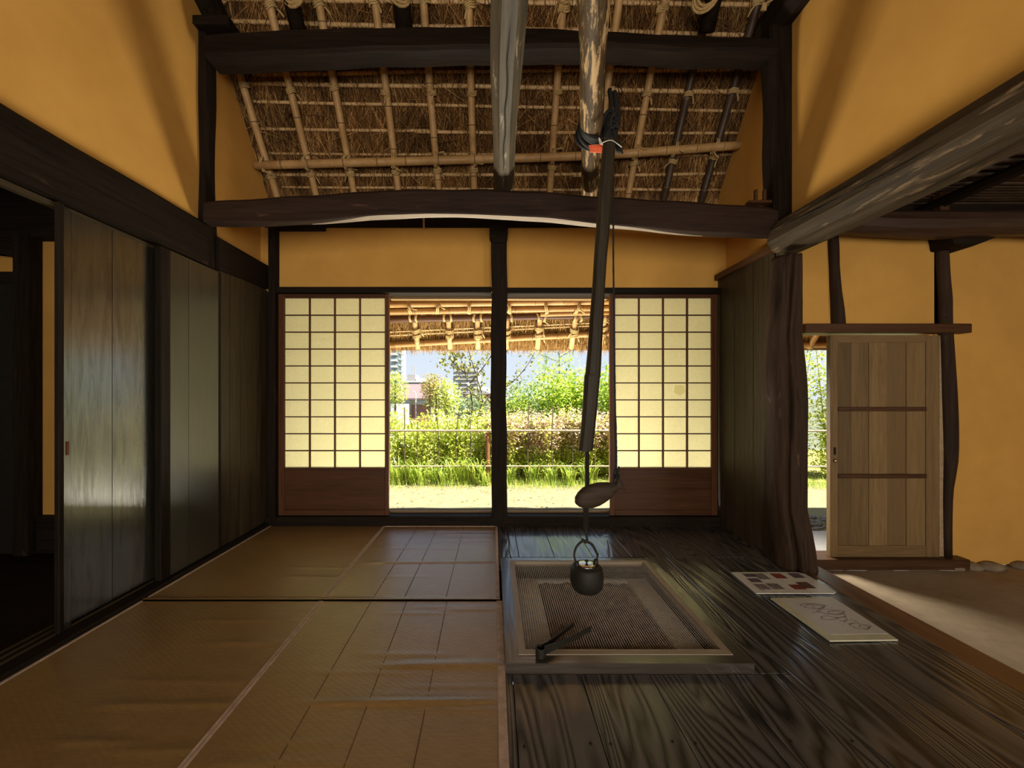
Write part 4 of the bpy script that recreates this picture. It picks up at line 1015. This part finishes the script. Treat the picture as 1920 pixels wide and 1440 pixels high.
def ink(pts, w=.0011):
    P = [Vector((x,y,.0098)) for x, y in pts]
    for i in range(len(P)-1):
        d = (P[i+1]-P[i]); 
        if d.length < 1e-5: continue
        s_ = Vector((-d.y,d.x,0)).normalized()*w
        mb.loft([[P[i]-s_,P[i]+s_,P[i]+s_+Vector((0,0,.0003)),P[i]-s_+Vector((0,0,.0003))],[P[i+1]-s_,P[i+1]+s_,P[i+1]+s_+Vector((0,0,.0003)),P[i+1]-s_+Vector((0,0,.0003))]])
def blob(cx, cy, a, c, n=26, wob=.18, ph=0): ink([(cx+a*(1+wob*math.sin(3*t+ph)+wob*.6*math.sin(7*t))*math.cos(t), cy+c*(1+wob*math.sin(4*t+ph))*math.sin(t)) for t in np.linspace(0, 2*math.pi, n)])
blob(1.575,1.90,.055,.022,ph=1); blob(1.600,1.895,.030,.012,ph=2); blob(1.625,1.85,.060,.022,ph=.4); blob(1.64,1.845,.035,.013,ph=3); blob(1.57,1.80,.040,.014,ph=2); blob(1.655,1.735,.042,.022,ph=1.2); blob(1.67,1.73,.02,.012)
ink([(1.53,1.845),(1.58,1.85)]); ink([(1.60,1.80),(1.66,1.81),(1.675,1.835)]); ink([(1.56,1.915),(1.61,1.925),(1.66,1.905)]); ink([(1.655,1.815),(1.645,1.785),(1.612,1.772)])
for k in range(26):
    x, y = random.uniform(1.54,1.68), random.uniform(1.73,1.92); ink([(x,y),(x+random.uniform(-.02,.02),y+random.uniform(-.008,.008))], .0008)
stuff(mb.build('ink_drawing', M['ink'], b2))

# ------------------------------------------------------------------ outside
GZ = -.35
yard = struct(empty('ground'))
mb = MB(); nx, ny = 60, 40; rings = []
for i in range(nx+1):
    x = -9+22*i/nx; rings.append([(x, 3.2+(6.4-3.2)*j/ny, GZ+.006*math.sin(x*7+j)+.004*math.sin(j*2.3-x*3)) for j in range(ny+1)])
mb.loft(rings, False, False); mb.build('gravel_yard', M['gravel'], yard, True)
mb = MB(); rings = []
for i in range(nx+1):
    x = -9+22*i/nx; rings.append([(x, 5.9+(9.5-5.9)*j/12, GZ-.03+.10*math.sin(math.pi*min(1,j/4)*.5)+.012*math.sin(x*3+j)) for j in range(13)])
mb.loft(rings, False, False); mb.build('planting_bed', M['soil'], yard, True)
MB().box(-400, 400, 9.0, 700, -5.2, -5.0).build('field', M['field'], yard)
MB().box(-9, 13, 9.3, 9.6, -5.2, GZ-.02).build('retaining_wall', M['concrete'], yard)
MB().box(-3, 2.45, 3.15, 3.26, GZ-.1, -.02).build('foundation', M['dark_x'], yard)
MB().box(2.3, 3.6, 3.26, 3.95, GZ-.1, GZ+.012).build('doorstep', M['concrete'], yard)
peb = empty('pebble_strip'); tag(peb, 'strip of grey pebbles outside the entrance door gap', 'pebbles', kind='stuff')
mb = MB()
for k in range(170):
    x, y = random.uniform(2.9,4.3), random.uniform(4.0,4.42); s_ = random.uniform(.018,.04); n = 6
    mb.loft([[(x+s_*r_*math.cos(2*math.pi*j/n), y+s_*r_*math.sin(2*math.pi*j/n), GZ+z_*s_) for j in range(n)] for r_, z_ in ((.7,-.1),(1,.3),(.6,.8))])
COL.objects.unlink(peb); bpy.data.objects.remove(peb)
o = mb.build('pebble_strip', M['pebble']); tag(o, 'strip of grey pebbles on the ground outside the entrance door gap', 'pebbles', kind='stuff')
mb = MB()
for k in range(260):      # fallen leaves and sprigs on the gravel
    x, y = random.uniform(-2.2,2.4), 4.5+1.5*random.random()**.7; a = random.uniform(0,6.28); l = random.uniform(.012,.035)
    d = Vector((math.cos(a), math.sin(a), 0))*l; s_ = Vector((-d.y,d.x,0))*.3; p = Vector((x,y,GZ+.012))
    mb.v += [tuple(p-d), tuple(p+s_+Vector((0,0,.006))), tuple(p+d), tuple(p-s_)]; k0 = len(mb.v)-4; mb.f.append((k0,k0+1,k0+2,k0+3))
o = mb.build('leaf_litter', M['leaf_rust']); tag(o, 'scattered dry leaves on the pale gravel yard', 'leaves', kind='stuff')

def leaves(n, fn, lr, wratio, droop=.2, up=.3):
    mb = MB(); V = []; Fc = []
    for i in range(n):
        p = Vector(fn()); a = random.uniform(0, 6.283); el = random.gauss(up, .5); l = random.uniform(*lr); w = l*wratio
        d = Vector((math.cos(a)*math.cos(el), math.sin(a)*math.cos(el), math.sin(el)))
        s_ = d.cross(Vector((0,0,1))); s_ = s_.normalized() if s_.length > .01 else Vector((1,0,0))
        s_ = (s_+Vector((0,0,random.uniform(-.6,.6)))).normalized()*w
        m = p+d*l*.5; q = p+d*l-Vector((0,0,l*droop)); k = len(V)
        V += [p, m+s_, q, m-s_]; Fc += [(k,k+1,k+2,k+3)]
    mb.v = [tuple(x) for x in V]; mb.f = Fc; return mb
def stems(spec, r):
    mb = MB()
    for pts in spec: mb.tube(pts, [r*(1-.6*i/(len(pts)-1)) for i in range(len(pts))], 5)
    return mb
def copy_plant(root, loc, rz, sc):
    c = root.copy(); COL.objects.link(c); c.location = loc; c.rotation_euler = (0,0,rz); c.scale = sc
    for ch in root.children:
        k = ch.copy(); COL.objects.link(k); k.parent = c
    return c
# hedge shrub prototypes (built at the origin)
def shrub(name, label, h, rad, n, lr, wr, mat, group, extra=None, up=.5):
    root = empty(name); tag(root, label, 'shrub', group)
    sp = []
    for k in range(7):
        a = random.uniform(0,6.28); q = rad*random.uniform(.3,.9)
        sp.append([Vector((0,0,0)), Vector((q*.4*math.cos(a), q*.4*math.sin(a), h*.4)), Vector((q*math.cos(a), q*math.sin(a), h*random.uniform(.75,1.0)))])
    stems(sp, .009).build('stem', M['bark'], root)
    def fn():
        s_ = random.choice(sp); t_ = random.uniform(.05,1); p = s_[0].lerp(s_[1], t_*2) if t_ < .5 else s_[1].lerp(s_[2], t_*2-1)
        return p+Vector((random.gauss(0,rad*.28), random.gauss(0,rad*.28), random.gauss(0,h*.07)))
    leaves(n, fn, lr, wr, up=up).build('foliage', M[mat], root)
    if extra: extra(root, sp)
    return root
hA = shrub('hedge_shrub', 'lime green fine-leaved hedge shrub behind the left stretch of bamboo fence', 1.05, .32, 1700, (.05,.115), .21, 'leaf_lime', 'left hedge shrubs', up=.6)
def pink(root, sp):
    def fn():
        s_ = random.choice(sp); t_ = random.uniform(.25,1.02); return s_[1].lerp(s_[2], t_)+Vector((random.gauss(0,.09), random.gauss(0,.09), random.gauss(0,.08)))
    stuff(leaves(2300, fn, (.025,.055), .45).build('flower_heads', M['leaf_pink'], root))
hB = shrub('flowering_shrub', 'shrub with faded pink flower heads behind the right stretch of bamboo fence', 1.0, .32, 1500, (.045,.10), .24, 'leaf_lime', 'right flowering shrubs', pink)
hC = shrub('shrub', 'tall bright green bush behind the flowering shrubs, right of the centre post', 1.75, .60, 5200, (.05,.12), .26, 'leaf_green', None)
hD = shrub('entrance_shrub', 'light green airy shrub seen through the entrance door gap', 2.3, .42, 3600, (.04,.09), .28, 'leaf_lime', 'shrubs beyond the entrance door')
first = True
def set_plant(proto, loc, rz=None, sc=1.0):
    key = proto.name; c = proto if key not in USED else copy_plant(proto, loc, 0, (1,1,1)); USED.add(key)
    c.location = loc; c.rotation_euler = (0,0,random.uniform(0,6.28) if rz is None else rz); c.scale = (sc*random.uniform(.93,1.07), sc*random.uniform(.93,1.07), sc*random.uniform(.94,1.05))
    return c
USED = set()
for i, x in enumerate(np.arange(-3.2, .2, .33)): set_plant(hA, (x, 6.42+.25*(i%2), GZ+.04))
for i, x in enumerate(np.arange(.15, 2.9, .33)): set_plant(hB, (x, 6.40+.22*(i%2), GZ+.04))
for i, x in enumerate(np.arange(4.0, 6.0, .42)): set_plant(hD, (x, 6.5+.3*(i%2), GZ+.04))
labs = ['tall bright green bush behind the pink flowering shrubs, nearest the hanging pot hook', 'bright green bush touching the right-hand garden opening edge', 'smaller green bush just right of the centre post', 'green bush beyond the hedge, behind the hanging pot hook rod']
for (x, y, sc), lb in zip(((1.35,7.5,1.0),(2.25,7.4,1.12),(.55,7.9,.82),(1.75,8.2,1.08)), labs):
    c = set_plant(hC, (x, y, GZ+.04), None, sc); c['label'] = lb
# strap-leaved clumps at the hedge foot
def clump():
    mb = MB(); V = []; Fc = []
    for i in range(60):
        a = random.uniform(0,6.28); l = random.uniform(.25,.48); b0 = Vector((random.gauss(0,.05), random.gauss(0,.05), 0)); out = Vector((math.cos(a), math.sin(a), 0)); w = Vector((-math.sin(a), math.cos(a), 0))*.009
        pts = [b0+out*l*f*.62+Vector((0,0,l*(2.0*f-1.15*f*f))) for f in (0,.3,.6,.85,1)]
        k = len(V)
        for j, p in enumerate(pts): V += [p-w*(1-.2*j), p+w*(1-.2*j)]
        for j in range(4): Fc.append((k+2*j,k+2*j+1,k+2*j+3,k+2*j+2))
    mb.v = [tuple(p) for p in V]; mb.f = Fc; return mb
cl = clump().build('strap_leaf_clump', M['leaf_strap']); tag(cl, 'arching strap-leaved clump at the foot of the bamboo fence', 'plant', 'strap-leaved clumps along the fence')
cl.location = (-1.5, 6.12, GZ+.03)
for x in (-2.4,-2.1,-1.85,-1.65,-1.3,-1.12,-.95,-.78,-.62,-.45,-.28,-.1,.25,.6,.9,1.2,1.5,1.95,2.4):
    c = cl.copy(); COL.objects.link(c); c.location = (x, 6.04+random.uniform(-.08,.12), GZ+.02); c.rotation_euler = (0,0,random.uniform(0,6)); s_ = random.uniform(.55,1.1); c.scale = (s_,s_,s_)
# grassy fringe
mb = MB(); V = []; Fc = []
for i in range(5200):
    x, y = random.uniform(-3,6.5), 5.93+random.gauss(0,.13); 
    if x < .2 and random.random() < .55: continue
    h = random.uniform(.05,.17); a = random.uniform(0,6.28); d = Vector((math.cos(a)*h*.5, math.sin(a)*h*.5, h)); w = Vector((-math.sin(a), math.cos(a), 0))*.003; p = Vector((x,y,GZ+.0)); k = len(V)
    V += [p-w, p+w, p+d]; Fc.append((k,k+1,k+2))
mb.v = [tuple(p) for p in V]; mb.f = Fc; o = mb.build('grass_fringe', M['leaf_strap']); tag(o, 'fringe of green grass along the edge of the gravel yard', 'grass', kind='stuff')
# bamboo fence
fence = empty('bamboo_fence'); tag(fence, 'low bamboo rail fence with dark canes and a brown stake before the hedge', 'fence')
bamboo('rail', [(-3.4,6.0,.50),(.0,6.0,.505),(6.6,6.0,.50)], .017, M['rail'], fence, node=.35)
bamboo('rail', [(-3.4,6.0,-.055),(.0,6.0,-.05),(6.6,6.0,-.055)], .014, M['rail'], fence, node=.35)
mb = MB(); mb.tube([(-.085,6.03,GZ-.02),(-.085,6.03,.47)], .030, 10); mb.build('stake', M['stake'], fence)
mb = MB(); mb.tube([(3.2,6.03,GZ-.02),(3.2,6.03,.47)], .034, 10); mb.build('stake', M['stake'], fence)
for u in (757,783,822,856,884,990,1035,1075,1115): 
    x = at(u,800,6.03).x; mb = MB(); mb.tube([(x,6.04,GZ),(x+random.uniform(-.02,.02),6.04,.3),(x+random.uniform(-.03,.03),6.05,random.uniform(.55,.95))], .008, 6); mb.build('cane', M['cane'], fence)

# sparse young tree behind the fence
tree = empty('young_tree'); tag(tree, 'thin young tree with sparse leaves, in front of the grey apartment tower', 'tree')
base_ = Vector(at(893,800,7.6)); base_.z = GZ
tr1 = [base_, at(886,760,7.6), at(872,700,7.6), at(862,668,7.6), at(845,640,7.6)]
tr2 = [at(890,790,7.6), at(905,752,7.6), at(893,705,7.6), at(880,662,7.6), at(872,630,7.6)]
tr3 = [at(893,800,7.6), at(915,745,7.6), at(955,722,7.6), at(985,690,7.6), at(1003,660,7.6)]
tr4 = [at(880,720,7.6), at(905,690,7.6), at(925,660,7.6), at(940,630,7.6)]
tr5 = [at(872,700,7.6), at(850,680,7.6), at(838,662,7.6)]
trs = [smoothpath(t_, 12) for t_ in (tr1,tr2,tr3,tr4,tr5)]
mb = MB()
for t_ in trs: mb.tube(t_, [.016*(1-.75*i/12) for i in range(13)], 6)
mb.build('branches', M['bark'], tree, True)
def fn():
    t_ = random.choice(trs); p = t_[random.randint(4,12)]; return p+Vector((random.gauss(0,.13), random.gauss(0,.15), random.gauss(0,.11)))
leaves(760, fn, (.05,.09), .45, up=-.2).build('leaves', M['leaf_olive'], tree)
# conifer-like young tree at right of the opening
pine = empty('young_pine'); tag(pine, 'slender young pine with light green tufts, left of the hanging pot hook', 'tree')
mb = MB(); pb0 = Vector((1.45, 8.6, GZ)); mb.tube([pb0, pb0+Vector((.03,0,1.3)), pb0+Vector((.02,0,2.75))], [.03,.022,.008], 7)
tips = []
for k in range(24):
    z = .6+2.1*k/23; a = k*2.4; l = .75*(1-.6*k/23)
    q = pb0+Vector((l*math.cos(a), l*math.sin(a), z+.18)); mb.tube([pb0+Vector((.02,0,z)), q], [.009,.004], 5); tips += [q, pb0+Vector((.6*l*math.cos(a), .6*l*math.sin(a), z+.1))]
mb.build('branches', M['bark'], pine)
def fn(): q = random.choice(tips); return q+Vector((random.gauss(0,.06), random.gauss(0,.06), random.gauss(0,.06)))
leaves(2400, fn, (.05,.11), .10, up=.5, droop=0).build('needles', M['leaf_green'], pine)

# ------------------------------------------------------------------ far town
def far_tree(u, v, Y, r, mat, label, group=None):
    root = empty('far_tree'); tag(root, label, 'tree', group); c = at(u, v, Y); gz = -5.0
    mb = MB(); mb.tube([(c.x,Y,gz),(c.x,Y,c.z-.2*r)], [.12*r,.06*r], 6); mb.build('trunk', M['bark'], root)
    def fn():
        d = Vector((random.gauss(0,1), random.gauss(0,1), random.gauss(0,1))).normalized()*r*random.random()**.4; return c+Vector((d.x*1.1, d.y, d.z*1.5-.6*r))
    leaves(1300, fn, (.10*r,.22*r), .4).build('crown', M[mat], root)
far_tree(741, 715, 30, 1.0, 'leaf_lime', 'light green tree cutting in front of the mauve-roofed house, by the left screen')
far_tree(818, 724, 34, 1.3, 'leaf_rust', 'rusty autumn tree between the mauve-roofed house and the grey tower')
far_tree(838, 733, 33, 1.2, 'leaf_lime', 'round green tree below the rusty autumn tree')
far_tree(806, 714, 35, .8, 'leaf_rust', 'small rusty tree top above the mauve roof ridge')
for i, u in enumerate((955, 985, 1010, 1050, 1090, 1130)): far_tree(u, 738-3*(i % 3), 40+3*i, 1.6, 'leaf_far', 'hazy green tree in the distance beyond the right-hand hedge', 'distant trees beyond the right hedge')
for i, u in enumerate((900, 880, 860)): far_tree(u, 757, 36+i, 1.0, 'leaf_far', 'hazy green tree at the foot of the grey apartment tower', 'distant trees below the tower')

def bldg(name, label): r = empty(name); tag(r, label, 'building'); return r
# house with mauve roof
Y = 42.0; hs = bldg('house', 'cream house with mauve tiled roof and red brick base, left of the young tree')
def X(u, y=Y): return (u-PX)*y/F
def Z(v, y=Y): return H+(PY-v)*y/F
gz = -5.0
MB().box(X(660), X(806), Y, Y+5, gz, Z(748)).build('wall', M['cream'], hs)
mb = MB(); mb.prism([(Y, Z(748)), (Y+5, Z(748)), (Y+2.5, Z(722))], 'x', X(660), X(820)); mb.build('gable_wall', M['cream'], hs)
mb = MB(); mb.prism([(X(804), gz),(X(823), gz),(X(823), Z(747)),(X(816), Z(731)),(X(806), Z(748))], 'y', Y-.02, Y+4.9); mb.build('gable_wing', M['cream'], hs)
mb = MB(); mb.prism([(Y-.5, Z(749)), (Y+2.5, Z(723)), (Y+5.5, Z(749)), (Y+5.5, Z(746)), (Y+2.5, Z(725)-.0+.35), (Y-.5, Z(746.5))], 'x', X(655), X(817)); mb.build('roof', M['roof_red'], hs)
for ua, ub in ((783,800),(752,770),(728,744)):
    f = MB().box(X(ua), X(ub), Y-.08, Y+.02, Z(758), Z(749.5)).build('window', M['white_wall'], hs)
    for k in range(3):
        w = (X(ub)-X(ua))/3; MB().box(X(ua)+w*k+.05, X(ua)+w*(k+1)-.05, Y-.12, Y-.07, Z(757.3), Z(750.2)).build('pane', M['glass'], f)
MB().box(X(772), X(804), Y-.06, Y+.02, gz, Z(759)).build('brick_base', M['brick_red'], hs)
MB().box(X(810), X(812.5), Y-.1, Y, Z(757), Z(750)).build('narrow_window', M['glass'], hs)
MB().box(X(744), X(771), Y-2.5, Y-1, gz, Z(757)).build('shed', M['white_wall'], hs)
# street lamp
mb = MB(); mb.tube([at(780,785,36)-Vector((0,0,4)), at(779.5,745,36), at(779,737,36), at(777,734.5,36), at(774.5,734,36)], .06, 6); tag(mb.build('street_lamp', M['white_wall']), 'pale curved street lamp in front of the mauve-roofed house', 'lamp')
# mid building with two antennas
Y = 90.0; mdl = bldg('office_block', 'pale flat-roofed block with two antennas above the mauve roof')
MB().box(X(752,Y), X(815,Y), Y, Y+12, gz, Z(716,Y)).build('wall', M['grey_wall'], mdl)
MB().box(X(757,Y), X(815,Y), Y-.6, Y, Z(717,Y), Z(714.5,Y)).build('parapet', M['white_wall'], mdl)
MB().box(X(762,Y), X(777,Y), Y+1, Y+6, Z(716,Y), Z(702,Y)).build('stair_tower', M['grey_wall'], mdl)
MB().box(X(778,Y), X(792,Y), Y+1, Y+6, Z(716,Y), Z(709,Y)).build('roof_hut', M['white_wall'], mdl)
for u in (768.5, 773): mb = MB(); mb.tube([(X(u,Y),Y+3,Z(703,Y)),(X(u,Y),Y+3,Z(683,Y))], .1, 6); mb.build('antenna', M['grey_wall'], mdl)
for u in (757,764,772,787,795,803): MB().box(X(u,Y), X(u+5,Y), Y-.1, Y, Z(724,Y), Z(719,Y)).build('window', M['glass'], mdl)
MB().box(X(752,Y), X(815,Y), Y-.3, Y, Z(728,Y), Z(726,Y)).build('balcony_band', M['white_wall'], mdl)
# grey apartment tower
Y = 150.0; tw = bldg('apartment_tower', 'tall grey apartment tower with balconies behind the young tree')
MB().box(X(850,Y), X(899,Y), Y, Y+14, gz, Z(686,Y)).build('wall', M['tower_wall'], tw)
MB().box(X(896,Y), X(899.5,Y), Y-.5, Y, gz, Z(688,Y)).build('corner_strip', M['white_wall'], tw)
MB().box(X(849,Y), X(900,Y), Y-.3, Y+.0, Z(687.5,Y), Z(685.5,Y)).build('parapet', M['grey_wall'], tw)
for k in range(9):
    v = 691+7.6*k
    for ua, ub in ((851,860),(861.5,876),(877.5,895)):
        f = MB().box(X(ua,Y), X(ub,Y), Y-.25, Y-.02, Z(v+3.8,Y), Z(v,Y)).build('window', M['glass'], tw)
        MB().box(X(ua,Y), X(ub,Y), Y-1.3, Y-.25, Z(v+6.2,Y), Z(v+3.8,Y)).build('balcony', M['white_wall'] if ua == 851 else M['tower_wall'], f)
# tower at the left edge
Y = 110.0; t2 = bldg('white_tower', 'white apartment tower with stacked balconies at the edge of the left screen')
MB().box(X(690,Y), X(743,Y), Y, Y+12, gz, Z(615,Y)).build('wall', M['white_wall'], t2)
for k in range(9):
    v = 640+11.5*k
    f = MB().box(X(735,Y), X(747,Y), Y-1.5, Y, Z(v+3.6,Y), Z(v,Y)).build('balcony', M['white_wall'], t2)
    MB().box(X(737,Y), X(748.5,Y), Y-1.2, Y+6, Z(v,Y), Z(v-3.5,Y)).build('balcony_glass', flat('tint_glass_%s' % 'abcdefghi'[k], (.22,.27,.26), .3), f)
    MB().box(X(734,Y), X(746,Y), Y-.05, Y, Z(v+9,Y), Z(v+4.2,Y)).build('window', M['glass'], t2)
# low sheds, parked car
Y = 60.0; lo = bldg('low_house', 'low grey-roofed house between the cream house and the tower')
MB().box(X(824,Y), X(846,Y), Y, Y+6, gz, Z(753,Y)).build('wall', M['cream'], lo)
mb = MB(); mb.prism([(X(822,Y), Z(754,Y)),(X(848,Y), Z(754,Y)),(X(848,Y), Z(748,Y)),(X(826,Y), Z(744,Y))], 'y', Y-.6, Y+6.4); mb.build('roof', M['grey_wall'], lo)
Y = 75.0; l2 = bldg('brick_house', 'small red-brown house at the foot of the grey tower')
MB().box(X(868,Y), X(925,Y), Y, Y+8, gz, Z(738,Y)).build('wall', M['brick_red'], l2)
mb = MB(); mb.prism([(X(866,Y), Z(739,Y)),(X(927,Y), Z(739,Y)),(X(897,Y), Z(729,Y))], 'y', Y-.6, Y+8); mb.build('roof', M['grey_wall'], l2)
for u in (874,886,900,912): MB().box(X(u,Y), X(u+6,Y), Y-.1, Y, Z(750,Y), Z(744,Y)).build('window', M['glass'], l2)
car = empty('car'); tag(car, 'blue parked car beyond the hedge under the grey tower', 'car'); Y = 48.0
mb = MB(); mb.prism([(X(849,Y),Z(766,Y)),(X(872,Y),Z(766,Y)),(X(872,Y),Z(760,Y)),(X(867,Y),Z(758.5,Y)),(X(864,Y),Z(755,Y)),(X(855,Y),Z(755,Y)),(X(851.5,Y),Z(759,Y)),(X(849,Y),Z(760.5,Y))], 'y', Y, Y+1.6); mb.build('body', M['car_blue'], car)
mb = MB(); mb.prism([(X(853.3,Y),Z(758.8,Y)),(X(865.5,Y),Z(758.8,Y)),(X(863.4,Y),Z(755.8,Y)),(X(855.6,Y),Z(755.8,Y))], 'y', Y-.03, Y+1.63); mb.build('side_window', M['glass'], car)
for u in (853.5, 867.5): mb = MB(); mb.tube([(X(u,Y),Y-.05,Z(766,Y)),(X(u,Y),Y+.15,Z(766,Y))], .16, 12); mb.build('wheel', M['iron'], car)
MB().box(X(842,Y), X(880,Y), Y-1, Y+4, -5.0, Z(768.4,Y)).build('parking_deck', M['concrete'], yard)
# far hills
mb = MB(); rings = []
for i in range(41):
    x = -260+640*i/40; z = 1+7*math.sin(i*.35)**2+4*math.sin(i*.9+1)+6
    rings.append([(x,520,-5),(x,540,z),(x,600,-5)])
mb.loft(rings, False, False); struct(mb.build('hills', M['hill'], None, True))
